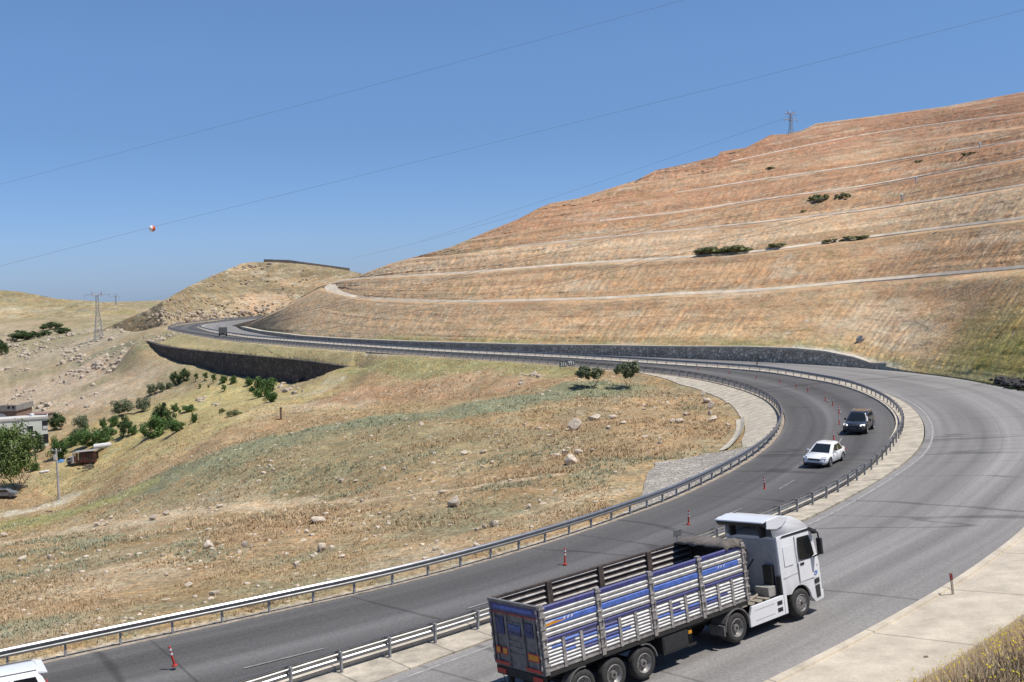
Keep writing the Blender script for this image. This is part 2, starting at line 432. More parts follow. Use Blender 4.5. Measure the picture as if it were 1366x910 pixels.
def HP(u, v, fwd=0.0):
    d = float(hill_depth(u, v)) - fwd
    return P(u, v, d)
def build_terraced_hill():
    us = np.r_[np.arange(306, 1400, 1.5), np.arange(1404, 1900, 6.0)]; nr = 400
    V = np.zeros((nr+26, len(us), 3)); C = np.zeros((nr+26, len(us), 3)); T = np.zeros((nr, len(us))); Q = np.zeros((nr, len(us)))
    VV = np.zeros((nr, len(us)))
    for j, u in enumerate(us):
        d0, z0 = hill_base(u); pb = P(u, 455, d0); pb[2] = z0
        vb = float(project(pb)[1]); vs = float(SKY(u))
        ls = [vb] + [min(max(float(t(u)), vs), vb-.5) for t in TL] + [vs]
        for i in range(1, len(ls)): ls[i] = min(ls[i], ls[i-1]-1e-3)
        fr = np.linspace(0, 1, nr); vr = vb + (vs-vb)*fr
        t = np.interp(-vr, -np.array(ls), np.arange(len(ls)))
        ph = t - np.floor(t)
        r0 = ray(u, vb); r1 = ray(u, vs)
        rz = r0[2] + (r1[2]-r0[2])*(vr-vb)/(vs-vb); rx = r0[0] + (r1[0]-r0[0])*(vr-vb)/(vs-vb)
        d = (z0 - CAMZ - HS*d0)/(rz - HS)
        # benches: faces steeper than the mean, then a level step, moving along the view ray
        dl = (np.array([float((z0-CAMZ-HS*d0)/(ray(u, x)[2]-HS)) for x in ls]))
        step = np.minimum(np.diff(dl)*.45, 4.2); k = np.clip(np.floor(t).astype(int), 0, len(ls)-2)
        d = d + step[k]*(sstep(.93, 1., ph) - ph)*(t > .0)*(t < 7.9)
        V[:nr, j, 0] = rx*d; V[:nr, j, 1] = d; V[:nr, j, 2] = CAMZ + rz*d
        T[:, j] = t; Q[:, j] = u + .75*vr; VV[:, j] = vr
        for b in range(26):
            dd = (b+1)**1.5*1.6
            V[nr+b, j] = (rx[-1]*(d[-1]+dd), d[-1]+dd, V[nr-1, j, 2] + dd*max(r1[2], -.02)*.6 - dd*dd*.012)
    U = np.broadcast_to(us, T.shape)
    X = V[:nr, :, 0]; Y = V[:nr, :, 1]; Z = V[:nr, :, 2]
    # erosion rills down each cut face, fanning with the slope
    ph = T - np.floor(T)
    ril = vnoise(Q/4.4 + 1.4*fbm(U/40, VV/25, 2, 4), T*2.2, 21)*.55 + vnoise(Q/2.1, T*7, 22)*.45
    amp = sstep(.25, .6, fbm(U/90, T*2.5, 3, 8)) * (1-sstep(.7, .98, ph)) * sstep(0, .12, ph)
    lump = (fbm(X/7, Z/5+Y/9, 4, 30)-.5)*.9 + (fbm(X/1.8, Z/1.3+Y/2.4, 3, 31)-.5)*.28
    ledge = fbm(U/260, T*11, 4, 33)
    dd = (ril-.5)*1.25*amp + lump + (ledge-.5)*.6
    dd *= sstep(0, .06, T)
    sc = 1 + dd/np.maximum(Y, 1)
    V[:nr, :, 0] = X*sc; V[:nr, :, 1] = Y*sc; V[:nr, :, 2] = CAMZ + (Z-CAMZ)*sc
    # albedo of the bands
    st = np.array([0, .12, .5, .97, 1.05, 1.5, 2., 2.4, 2.9, 3.05, 3.6, 4.1, 4.6, 5.2, 5.6, 6.2, 6.9, 7.4, 9])
    pa = np.array([(.37,.295,.165),(.385,.295,.185),(.41,.30,.195),(.35,.265,.175),(.41,.295,.19),(.40,.28,.18),(.35,.26,.175),(.46,.355,.25),(.43,.33,.235),(.345,.24,.16),(.385,.265,.175),(.335,.215,.145),(.365,.24,.16),(.335,.205,.135),(.41,.29,.20),(.37,.245,.17),(.31,.195,.135),(.31,.19,.13),(.30,.185,.13)])
    tw = np.clip(T + (fbm(U/60, T*1.5, 3, 40)-.5)*.9*np.clip(T, 0, 1), 0, 9)
    for c in range(3): C[:nr, :, c] = np.interp(tw, st, pa[:, c])
    strat = fbm(U/220, T*9, 4, 44)                                   # thin horizontal strata
    C[:nr] *= (1 + (strat-.5)[..., None]*.62)*np.array((1.21, 1.095, 1.0))
    rust = sstep(.57, .66, fbm(U/120+3, T*6+4, 3, 47))[..., None]
    C[:nr] = C[:nr]*(1-.38*rust) + np.array((.29,.175,.115))*.38*rust
    pale = sstep(.6, .72, fbm(U/70+9, T*3+1, 4, 51))[..., None]
    C[:nr] = C[:nr]*(1-.45*pale) + np.array((.55,.43,.31))*.45*pale
    left = sstep(760, 420, U)[..., None]                             # paler earth at the nose
    C[:nr] = C[:nr]*(1-.45*left) + np.array((.49,.365,.245))*.45*left
    # dry grass creeping up from the road on the right, and along the foot
    g = sstep(.0, 1., sstep(1130, 1366, U)*1.15 - T*1.0 + (fbm(U/50, VV/40, 4, 60)-.5)*.9)[..., None]
    C[:nr] = C[:nr]*(1-g) + (np.array((.30,.25,.09)) + (fbm(U/14, VV/10, 3, 61)-.5)[..., None]*np.array((.12,.06,.05)))*g
    gl = (sstep(.2, .03, T)*sstep(.42, .55, fbm(U/40, VV/8, 3, 63)))[..., None]
    C[:nr] = C[:nr]*(1-gl) + np.array((.36,.30,.15))*gl
    dk = (sstep(.64, .78, fbm(U/30, VV/7, 4, 64))*.4)[..., None]
    C[:nr] = C[:nr]*(1-dk) + np.array((.22,.17,.085))*dk
    pth = (sstep(1030, 1090, U)*sstep(1230, 1180, U)*sstep(.085, .03, T))[..., None]
    C[:nr] = C[:nr]*(1-.85*pth) + np.array((.52,.45,.35))*.85*pth
    C[nr:] = C[nr-1][None]
    # a foot below the base so no gap opens at the joint
    foot = V[0].copy(); foot[:, 2] -= 3.0
    Vall = np.vstack([foot[None], V]); Call = np.vstack([C[:1], C])
    o = np_mesh('terraced_hill', Vall.reshape(-1, 3), grid_faces(Vall.shape[0], len(us)), M_HILL, Call.reshape(-1, 3))
    return struct(o)
# ---- other hills: slices behind the road
def slice_hill(name, sky, base, slope, cols, nr, colf, m, rough=1.6, extra=None, backs=24):
    us = np.array(cols, float); nb = backs
    V = np.zeros((nr+nb, len(us), 3)); U = np.zeros((nr, len(us))); Fr = np.zeros((nr, len(us))); VV = np.zeros((nr, len(us)))
    for j, u in enumerate(us):
        vs, vb, d0 = float(sky(u)), float(base[0](u)), float(base[1](u))
        vb = max(vb, vs+1)
        r0, r1 = ray(u, vb), ray(u, vs); z0 = CAMZ + r0[2]*d0
        vr = np.linspace(vb, vs, nr); fr = (vr-vb)/(vs-vb)
        rz = r0[2] + (r1[2]-r0[2])*fr; rx = r0[0] + (r1[0]-r0[0])*fr
        d = (z0 - CAMZ - slope*d0)/(rz - slope)
        V[:nr, j] = np.stack([rx*d, d, CAMZ+rz*d], 1); U[:, j] = u; Fr[:, j] = fr; VV[:, j] = vr
        for b in range(nb):
            dd = (b+1)**1.5*2.5; V[nr+b, j] = (rx[-1]*(d[-1]+dd), d[-1]+dd, V[nr-1, j, 2] + dd*min(r1[2], .02) - dd*dd*.006)
    X, Y, Z = V[:nr, :, 0].copy(), V[:nr, :, 1].copy(), V[:nr, :, 2].copy()
    dd = (fbm(X/22, Z/9+Y/40, 4, 70)-.5)*rough*4 + (fbm(X/5, Z/2.5+Y/12, 3, 71)-.5)*rough*1.3
    if extra is not None: dd = dd + extra(U, VV, X, Z)
    sc = 1 + dd/Y
    V[:nr, :, 0] = X*sc; V[:nr, :, 1] = Y*sc; V[:nr, :, 2] = CAMZ+(Z-CAMZ)*sc
    C = np.zeros(V.shape); C[:nr] = colf(U, VV, Fr, X, Z); C[nr:] = C[nr-1][None]
    foot = V[0].copy(); foot[:, 2] -= 8
    V = np.vstack([foot[None], V]); C = np.vstack([C[:1], C])
    return struct(np_mesh(name, V.reshape(-1, 3), grid_faces(V.shape[0], len(us)), m, C.reshape(-1, 3)))
def blob(U, VV, u, v, ru, rv, seed=0, soft=.5):
    r = np.hypot((U-u)/ru, (VV-v)/rv) + (fbm(U/9+seed, VV/6, 3, 80+seed)-.5)*.9
    return sstep(1+soft*.5, 1-soft*.5, r)
def mixc(C, col, f):
    f = np.asarray(f)[..., None]; return C*(1-f) + np.array(col)*f
def mid_cols(U, VV, Fr, X, Z):
    n = fbm(X/30, Z/6, 4, 90)[..., None]
    C = np.array((.30,.22,.135)) * (1-n) + np.array((.25,.20,.118))*n
    C = C*(1 + (fbm(X/12, Z/2.2, 4, 91)-.5)[..., None]*.7)
    C = mixc(C, (.46,.32,.205), blob(U, VV, 352, 405, 46, 14, 1))
    C = mixc(C, (.43,.30,.185), blob(U, VV, 420, 376, 60, 6, 2)*.55)
    C = mixc(C, (.47,.34,.21), blob(U, VV, 318, 357, 26, 4, 4)*.7)
    C = mixc(C, (.38,.31,.21), blob(U, VV, 270, 425, 60, 10, 5)*.5)
    rock = sstep(.60, .68, fbm(X/4, Z/1.6, 3, 93))*sstep(.45, .6, fbm(X/26, Z/5, 3, 94))
    C = mixc(C, (.42,.345,.25), rock*.6)
    return C
def far_cols(U, VV, Fr, X, Z):
    n = fbm(X/60, Z/10, 4, 95)
    C = np.array((.315,.25,.145)) + (n-.5)[..., None]*np.array((.2,.14,.1))
    C = mixc(C, (.27,.235,.11), sstep(.5, .62, fbm(X/90+4, Z/14, 3, 96))*.6)
    C = mixc(C, (.36,.32,.10), blob(U, VV, 22, 435, 44, 7, 6)*.8)
    C = mixc(C, (.42,.33,.22), sstep(.58, .68, fbm(X/40, Z/6, 4, 97))*.6)
    return C
# ---- materials of the setting
M_GROUND = ground_mat('dry_meadow_soil', (.16, .9, 3.6), (.15, .24, .44), stone=.10, bump=.2, stone_scale=1.7, stone_col=(.60,.50,.38))
M_HILL = ground_mat('cut_earth', (.14, .6, 1.5), (.10, .16, .25), stone=.025, bump=.32, stone_scale=1.0, stone_col=(.55,.43,.32))
M_MID = ground_mat('stony_steppe', (.05, .28, .9), (.16, .26, .38), stone=.09, bump=.6, stone_scale=.5, stone_col=(.50,.42,.32))
M_FAR = ground_mat('far_steppe', (.02, .12, .5), (.16, .24, .36), stone=.05, bump=.4, stone_scale=.3, stone_col=(.48,.40,.30))
build_terraced_hill()
MIDV = pl([(120,449),(150,449),(185,447),(218,444),(258,432.5),(300,429),(345,425),(380,420),(540,405)]); MIDD = pl([(120,440),(150,430),(185,400),(218,368),(258,425),(300,446),(345,462),(400,470),(540,470)])
slice_hill('stony_hill', pl([(120,446),(150,434),(187,417.5),(195,415),(215,403),(250,383),(285,367),(300,361),(315,355),(322,351.5),(335,350),(360,349.5),(400,352),(440,357),(470,362),(490,367),(540,380)]),
           (MIDV, MIDD), .30,
           np.arange(120, 541, 1.5), 110, mid_cols, M_MID, 1.0,
           lambda U, V, X, Z: -6*blob(U, V, 352, 409, 46, 10, 1)*0 + 1.5*(sstep(.5, .72, fbm(X/7, Z/2.6, 3, 99))))
slice_hill('far_hill', pl([(-300,372),(-100,380),(0,387),(25,389),(50,393.5),(75,398.5),(95,400),(130,402),(160,409),(187,417),(215,424),(300,430)]),
           (pl([(-300,448),(0,447),(60,443),(120,438),(215,440),(300,440)]), pl([(-300,640),(300,640)])), .17, np.arange(-300, 300, 3.0), 80, far_cols, M_FAR, 3.0)
# ---- the base terrain: a polar height field round the camera's foot
def build_terrain():
    az = np.radians(np.r_[np.linspace(-80, -36, 60)[:-1], np.linspace(-36, 34, 760), np.linspace(34, 80, 60)[1:]])
    ds = np.r_[np.linspace(1, 20, 14)[:-1], np.exp(np.linspace(math.log(20), math.log(330), 430)), np.exp(np.linspace(math.log(335), math.log(1400), 60))]
    A, D = np.meshgrid(az, ds)
    X = np.sin(A)*D; Y = np.cos(A)*D
    z, oI, oO, oW, ins, beh = Tz(X, Y, True)
    x, y = X.ravel(), Y.ravel()
    U, VV = project(np.stack([x, np.maximum(y, 2), z], 1))
    # --- albedo of the ground cover
    n1 = fbm(x/14, y/14, 4, 110); n2 = fbm(x/4, y/4, 4, 111); n3 = fbm(x/40, y/40, 3, 112)
    C = np.array((.355,.245,.14)) * np.ones((len(x), 1))
    C = C*(1 + (n2-.5)[:, None]*.5)
    C = mixc(C, (.325,.235,.125), sstep(.45, .65, n1)*.8)
    C = mixc(C, (.235,.225,.15), sstep(.54, .70, fbm(x/9+7, y/9, 4, 113))*.35)
    C = mixc(C, (.41,.315,.195), sstep(.6, .72, fbm(x/6+3, y/6+9, 4, 114))*.55)
    far = sstep(190, 260, y)
    C = mixc(C, (.325,.26,.165), far*(.4+.5*n1))
    C = mixc(C, (.245,.215,.12), far*sstep(.48, .62, fbm(x/30, y/30, 4, 115))*.8)
    C = mixc(C, (.40,.315,.22), far*sstep(.56, .70, fbm(x/18+5, y/26, 4, 116))*.75)
    def line(pts, w, col, s=1., seed=0, soft=.6):
        nonlocal C
        q = resample(np.array([hit(u, v)[:2] for u, v in pts]), 2.0)
        lo = q.min(0)-w*3; hi = q.max(0)+w*3
        k = np.where((x > lo[0]) & (x < hi[0]) & (y > lo[1]) & (y < hi[1]))[0]
        if len(k) == 0: return
        dm = np.full(len(k), 1e9)
        for p in q: dm = np.minimum(dm, np.hypot(x[k]-p[0], y[k]-p[1]))
        dm = dm/w + (fbm(x[k]/3+seed, y[k]/3, 3, 120+seed)-.5)*soft*1.6
        f = np.zeros(len(x)); f[k] = sstep(1+soft*.5, 1-soft*.5, dm)*s; C = mixc(C, col, f)
    def spot(u, v, r, col, s=1., seed=0, ry=None, soft=.8):
        nonlocal C
        p = hit(u, v); ry = ry or r
        k = (np.abs(x-p[0]) < 2.5*r) & (np.abs(y-p[1]) < 2.5*ry)
        q = np.hypot((x-p[0])/r, (y-p[1])/ry) + (fbm(x/(.3*r)+seed, y/(.3*ry), 4, 140+seed)-.5)*1.2
        C = mixc(C, col, np.where(k, sstep(1+soft*.5, 1-soft*.5, q)*s, 0))
    GG = (.205,.215,.135)
    # grey-green strip along the crest, yellow-green by the track, the beaten path
    line([(340,600),(400,580),(450,571),(520,559),(600,549),(680,537),(745,526),(800,517)], 6.5, GG, .85, 1)
    line([(60,688),(130,672),(200,648),(260,622),(320,600)], 5, (.215,.225,.14), .8, 2)
    line([(0,700),(60,692),(110,676),(160,660)], 6, (.31,.275,.11), .75, 3)
    for u, v, r in [(420,615,14),(300,640,12),(350,620,12),(520,600,10),(470,590,10),(640,590,8),(700,600,9)]: spot(u, v, r, (.27,.225,.13), .4, int(u) % 9)
    for u, v, r in [(560,690,5),(420,770,4),(650,690,4),(500,760,3.5),(620,700,4),(80,830,4),(330,795,3),(720,690,4)]: spot(u, v, r, (.255,.235,.15), .45, int(u) % 7)
    for u, v, r in [(560,735,3.5),(720,690,2.5),(540,755,2.5),(150,770,5),(0,850,4),(780,660,3)]: spot(u, v, r, (.46,.35,.23), .7, int(u) % 5)
    line([(-40,735),(40,718),(100,707),(170,698),(215,690)], 3.4, (.50,.39,.265), .85, 4)
    line([(190,693),(250,684),(330,677),(400,673)], 2.0, (.50,.38,.25), .85, 5, .4)
    line([(400,673),(480,668),(560,658),(640,648),(700,640),(745,634)], 1.1, (.50,.37,.24), .85, 6, .3)
    line([(130,702),(200,692),(260,680)], 6, (.42,.33,.225), .5, 14)
    line([(-20,692),(20,684),(60,676),(85,668)], 2.4, (.50,.43,.33), .9, 7)
    line([(330,552),(380,545),(430,541),(470,536)], 5, (.50,.37,.25), .75, 8)
    line([(345,540),(380,530),(420,522),(440,512)], 2.5, (.45,.40,.33), .8, 9)
    # the gully's far bank: green top, red-brown raw earth below
    line([(480,492),(560,487),(640,489),(720,494),(760,498)], 4.5, (.27,.245,.115), .8, 10)
    line([(455,530),(520,522),(580,522),(640,527),(690,515)], 3.5, (.36,.225,.135), .8, 11)
    line([(440,548),(520,548),(580,545)], 4, (.40,.29,.16), .6, 12)
    for u, v, r in [(690,507,4),(600,512,5),(640,505,4)]: spot(u, v, r, (.44,.30,.19), .6, 3)
    # orchard floor: straw gold;  town bank: pale scree
    for u, v, r in [(250,535,16),(300,530,14),(340,540,14),(200,560,16),(280,550,14),(230,590,12),(150,610,14),(320,520,10)]: spot(u, v, r, (.40,.325,.155), .7, int(u) % 8)
    for u, v, r in [(60,525,26),(100,515,18),(30,530,22),(140,525,14),(85,540,14)]: spot(u, v, r, (.44,.34,.25), .6, int(u) % 8)
    for u, v, r in [(120,460,26),(60,470,30),(90,475,20),(40,450,40),(150,452,26)]: spot(u, v, r, (.38,.32,.24), .4, int(u) % 8)
    line([(110,482),(130,474),(150,465),(165,462)], 5, (.20,.20,.125), .7, 13)
    C = mixc(C, (.36,.30,.155), beh*(.5+.4*n1)*.8)
    C = mixc(C, (.43,.36,.27), (ins | ((oI < 0) & (oI > -1.2)))*1.)
    # the near bank at the camera's side
    nb = (oO > 3.6) & (y < 75)
    C = mixc(C, (.30,.235,.13), nb*1.0)
    C = mixc(C, (.36,.25,.16), nb*sstep(.5, .65, n2))
    C = C*(1+(fbm(x/1.7, y/1.7, 3, 117)-.5)[:, None]*.35)
    V = np.stack([x, y, z], 1)
    o = np_mesh('terrain', V, grid_faces(len(ds), len(az)), M_GROUND, np.clip(C, .02, .7))
    return struct(o)
build_terrain()
# one plain sheet below everything, out to the horizon
g = MB(); g.add([(-6000,-6000,-60),(6000,-6000,-60),(6000,6000,-60),(-6000,6000,-60)], [(0,1,2,3)])
struct(g.build('ground', mat('distant_plain', (.33,.26,.15), .95, var=.2, scale=.01)))
# ================================================================== ROADS
def asphalt(name, base, dark, lanes, seedoff=0.):
    """uv.x = metres across, uv.y = metres along; lanes = list of (centre, width, gain) worn tracks"""
    m, N, L, B = new_mat(name)
    uv = N.new('ShaderNodeUVMap'); sp = N.new('ShaderNodeSeparateXYZ'); L.new(uv.outputs['UV'], sp.inputs[0])
    tc = N.new('ShaderNodeTexCoord')
    # streaks drawn out along the road
    mp = N.new('ShaderNodeMapping'); mp.inputs['Scale'].default_value = (1.1, .012, 1); mp.inputs['Location'].default_value = (seedoff, 0, 0)
    L.new(uv.outputs['UV'], mp.inputs['Vector'])
    n1 = N.new('ShaderNodeTexNoise'); n1.inputs['Scale'].default_value = 1; n1.inputs['Detail'].default_value = 5; L.new(mp.outputs[0], n1.inputs['Vector'])
    mp2 = N.new('ShaderNodeMapping'); mp2.inputs['Scale'].default_value = (.22, .03, 1); L.new(uv.outputs['UV'], mp2.inputs['Vector'])
    n2 = N.new('ShaderNodeTexNoise'); n2.inputs['Scale'].default_value = 1; n2.inputs['Detail'].default_value = 4; L.new(mp2.outputs[0], n2.inputs['Vector'])
    n3 = N.new('ShaderNodeTexNoise'); n3.inputs['Scale'].default_value = 9; n3.inputs['Detail'].default_value = 6; L.new(tc.outputs['Object'], n3.inputs['Vector'])
    def mul(a, b):
        k = N.new('ShaderNodeMath'); k.operation = 'MULTIPLY'; L.new(a, k.inputs[0]); L.new(b, k.inputs[1]); return k.outputs[0]
    def rng(o, a, b, lo=.3, hi=.7):
        r = N.new('ShaderNodeMapRange'); r.inputs['From Min'].default_value = lo; r.inputs['From Max'].default_value = hi
        r.inputs['To Min'].default_value = a; r.inputs['To Max'].default_value = b; L.new(o, r.inputs['Value']); return r.outputs['Result']
    f = mul(mul(rng(n1.outputs['Fac'], .80, 1.17), rng(n2.outputs['Fac'], .84, 1.15)), rng(n3.outputs['Fac'], .84, 1.16))
    for c, w, gain in lanes:
        s = N.new('ShaderNodeMath'); s.operation = 'SUBTRACT'; L.new(sp.outputs[0], s.inputs[0]); s.inputs[1].default_value = c
        a = N.new('ShaderNodeMath'); a.operation = 'ABSOLUTE'; L.new(s.outputs[0], a.inputs[0])
        r = N.new('ShaderNodeMapRange'); r.interpolation_type = 'SMOOTHSTEP'; r.inputs['From Min'].default_value = 0; r.inputs['From Max'].default_value = w
        r.inputs['To Min'].default_value = gain; r.inputs['To Max'].default_value = 1; L.new(a.outputs[0], r.inputs['Value'])
        f = mul(f, r.outputs['Result'])
    # transverse sealed cracks
    mp3 = N.new('ShaderNodeMapping'); mp3.inputs['Scale'].default_value = (.012, .10, 1); mp3.inputs['Rotation'].default_value = (0, 0, .10); L.new(uv.outputs['UV'], mp3.inputs['Vector'])
    n4 = N.new('ShaderNodeTexNoise'); n4.inputs['Scale'].default_value = 1; n4.inputs['Detail'].default_value = 3; L.new(mp3.outputs[0], n4.inputs['Vector'])
    s = N.new('ShaderNodeMath'); s.operation = 'SUBTRACT'; L.new(n4.outputs['Fac'], s.inputs[0]); s.inputs[1].default_value = .5
    a = N.new('ShaderNodeMath'); a.operation = 'ABSOLUTE'; L.new(s.outputs[0], a.inputs[0])
    f = mul(f, rng(a.outputs[0], .64, 1., .0015, .006))
    vm = N.new('ShaderNodeVectorMath'); vm.operation = 'SCALE'; vm.inputs[0].default_value = base; L.new(f, vm.inputs['Scale'])
    L.new(vm.outputs[0], B.inputs['Base Color']); B.inputs['Roughness'].default_value = .82; B.inputs['Specular IOR Level'].default_value = .25
    b = N.new('ShaderNodeBump'); b.inputs['Distance'].default_value = .02; L.new(n3.outputs['Fac'], b.inputs['Height']); L.new(b.outputs['Normal'], B.inputs['Normal'])
    return m
def match(A, Bc):
    """for each point of A, the index of the nearest point on curve Bc, kept monotone"""
    d = ((A[:, None, :]-Bc[None, :, :])**2).sum(-1); i = np.argmin(d, 1)
    return np.maximum.accumulate(i)
def loft(name, A, zA, Bc, zB, m, n=10, skirt=0.0, lift=0.0, kind='structure'):
    """ruled strip between plan curves A and B (B matched to A); uv in metres; optional skirts down both sides"""
    i = match(A, Bc); Bm = Bc[i].astype(float)
    k = np.exp(-.5*(np.arange(-8, 9)/4.)**2); k /= k.sum()
    Bp = np.vstack([np.repeat(Bm[:1], 8, 0), Bm, np.repeat(Bm[-1:], 8, 0)]); Bm = np.stack([np.convolve(Bp[:, j], k, 'valid') for j in (0, 1)], 1)
    za = np.array([float(zA(p[1])) for p in A]); zb = np.array([float(zB(p[1])) for p in Bm])
    s = np.r_[0, np.cumsum(np.linalg.norm(np.diff(A, axis=0), axis=1))]
    W = np.linalg.norm(Bm-A, axis=1)
    rows = []; uvs = []
    for t in np.linspace(0, 1, n):
        rows.append(np.column_stack([A*(1-t)+Bm*t, za*(1-t)+zb*t+lift])); uvs.append(np.column_stack([W*t, s]))
    if skirt:
        a = rows[0].copy(); a[:, 2] -= skirt; b = rows[-1].copy(); b[:, 2] -= skirt
        rows = [a]+rows+[b]; uvs = [uvs[0]]+uvs+[uvs[-1]]
    V = np.array(rows); o = np_mesh(name, V.reshape(-1, 3), grid_faces(len(rows), len(A))[:, ::-1], m, None, False, uv=np.array(uvs).reshape(-1, 2))
    if kind: o['kind'] = kind
    return o
A_IN = asphalt('dark_asphalt', (.108,.103,.100), .8, [(2.0, 1.0, .86), (4.1, .8, 1.42), (6.4, 1.6, .78), (0., .45, 1.2)])
A_OUT = asphalt('worn_asphalt', (.235,.222,.210), .8, [(2.6, 1.2, .90), (4.6, 1.1, .86), (7.4, .9, .87), (10.4, .9, 1.14), (0., .5, 1.14), (5.9, .5, 1.06), (5.35, .07, .80)], 3.)
loft('inner_road', IN, zin, MED, zm, A_IN, 14, .5)
loft('outer_road', KERB, zk, OUT, zo, A_OUT, 14, .5)
# median: kerb block, then weathered slabs
def conc(name, col, joint=2.0, jw=.03, dirt=.35, jd=.55, across=False, scale=1.2):
    m, N, L, B = new_mat(name)
    uv = N.new('ShaderNodeUVMap'); sp = N.new('ShaderNodeSeparateXYZ'); L.new(uv.outputs['UV'], sp.inputs[0])
    tc = N.new('ShaderNodeTexCoord')
    nz = N.new('ShaderNodeTexNoise'); nz.inputs['Scale'].default_value = scale; nz.inputs['Detail'].default_value = 7; nz.inputs['Roughness'].default_value = .65; L.new(tc.outputs['Object'], nz.inputs['Vector'])
    r = N.new('ShaderNodeMapRange'); r.inputs['From Min'].default_value = .3; r.inputs['From Max'].default_value = .7; r.inputs['To Min'].default_value = 1-dirt; r.inputs['To Max'].default_value = 1+dirt*.5
    L.new(nz.outputs['Fac'], r.inputs['Value'])
    f = r.outputs['Result']
    n2 = N.new('ShaderNodeTexNoise'); n2.inputs['Scale'].default_value = 14; n2.inputs['Detail'].default_value = 4; L.new(tc.outputs['Object'], n2.inputs['Vector'])
    r2 = N.new('ShaderNodeMapRange'); r2.inputs['From Min'].default_value = .3; r2.inputs['From Max'].default_value = .7; r2.inputs['To Min'].default_value = .9; r2.inputs['To Max'].default_value = 1.08; L.new(n2.outputs['Fac'], r2.inputs['Value'])
    k = N.new('ShaderNodeMath'); k.operation = 'MULTIPLY'; L.new(f, k.inputs[0]); L.new(r2.outputs[0], k.inputs[1]); f = k.outputs[0]
    if joint:
        wob = N.new('ShaderNodeMath'); wob.operation = 'MULTIPLY_ADD'; L.new(nz.outputs['Fac'], wob.inputs[0]); wob.inputs[1].default_value = .12; L.new(sp.outputs[1], wob.inputs[2])
        md = N.new('ShaderNodeMath'); md.operation = 'PINGPONG'; L.new(wob.outputs[0], md.inputs[0]); md.inputs[1].default_value = joint/2
        r3 = N.new('ShaderNodeMapRange'); r3.inputs['From Min'].default_value = jw*.5; r3.inputs['From Max'].default_value = jw; r3.inputs['To Min'].default_value = jd; r3.inputs['To Max'].default_value = 1; L.new(md.outputs[0], r3.inputs['Value'])
        k = N.new('ShaderNodeMath'); k.operation = 'MULTIPLY'; L.new(f, k.inputs[0]); L.new(r3.outputs[0], k.inputs[1]); f = k.outputs[0]
    vm = N.new('ShaderNodeVectorMath'); vm.operation = 'SCALE'; vm.inputs[0].default_value = col; L.new(f, vm.inputs['Scale']); L.new(vm.outputs[0], B.inputs['Base Color'])
    B.inputs['Roughness'].default_value = .9; B.inputs['Specular IOR Level'].default_value = .2
    b = N.new('ShaderNodeBump'); b.inputs['Distance'].default_value = .03; L.new(nz.outputs['Fac'], b.inputs['Height']); L.new(b.outputs['Normal'], B.inputs['Normal'])
    return m
M_CONC = conc('weathered_concrete', (.50,.44,.35), 4.0, .05, .28)
M_CONCL = conc('pale_concrete', (.56,.49,.39), 6.0, .05, .27, scale=.8)
M_SLAB = conc('median_slabs', (.50,.44,.35), 2.0, .05, .4)
NMED = normals(MED); NKERB = normals(KERB)
loft('median_slabs', MED+NMED*.24, lambda d: zm(d)+.03, KERB-NKERB*.02, lambda d: zk(d)+.05, M_SLAB, 4, .4)
kb = [MED-NMED*.02, MED-NMED*.02, MED+NMED*.22, MED+NMED*.22]; kz = [-.1, .16, .16, -.1]
V = []; 
for c, dz in zip(kb, kz): V.append(np.column_stack([c, [float(zm(p[1]))+dz for p in c]]))
s_ = np.r_[0, np.cumsum(np.linalg.norm(np.diff(MED, axis=0), axis=1))]
struct(np_mesh('median_kerb', np.array(V).reshape(-1, 3), grid_faces(4, len(MED)), M_CONCL, None, False, uv=np.array([np.column_stack([0*s_, s_])]*4).reshape(-1, 2)))
# gravel shoulder under the inner rail
M_SHO = conc('gravel_shoulder', (.40,.33,.25), 0, 0, .55, scale=3.)
loft('road_shoulder', IN-NIN*.75, lambda d: zin(d)-.10, IN-NIN*.01, lambda d: zin(d)-.015, M_SHO, 3, .4)
# concrete apron on the outside of the near bend
ka = np.where(OUT[:, 1] < 86)[0]
ka = np.arange(0, ka[ka < 200][-1]+1)
oa = OUT[ka]; na = NOUT[ka]
AP = []; uvA = []; s_ = np.r_[0, np.cumsum(np.linalg.norm(np.diff(oa, axis=0), axis=1))]
for off, dz in [(.0, -.45), (.0, .10), (.28, .11), (.30, .04), (2.0, .23), (3.85, .42), (3.95, -.4)]:
    AP.append(np.column_stack([oa+na*off, [float(zo(p[1]))+dz for p in oa]])); uvA.append(np.column_stack([0*s_+off, s_]))
struct(np_mesh('concrete_apron', np.array(AP).reshape(-1, 3), grid_faces(len(AP), len(oa))[:, ::-1], M_CONCL, None, False, uv=np.array(uvA).reshape(-1, 2)))
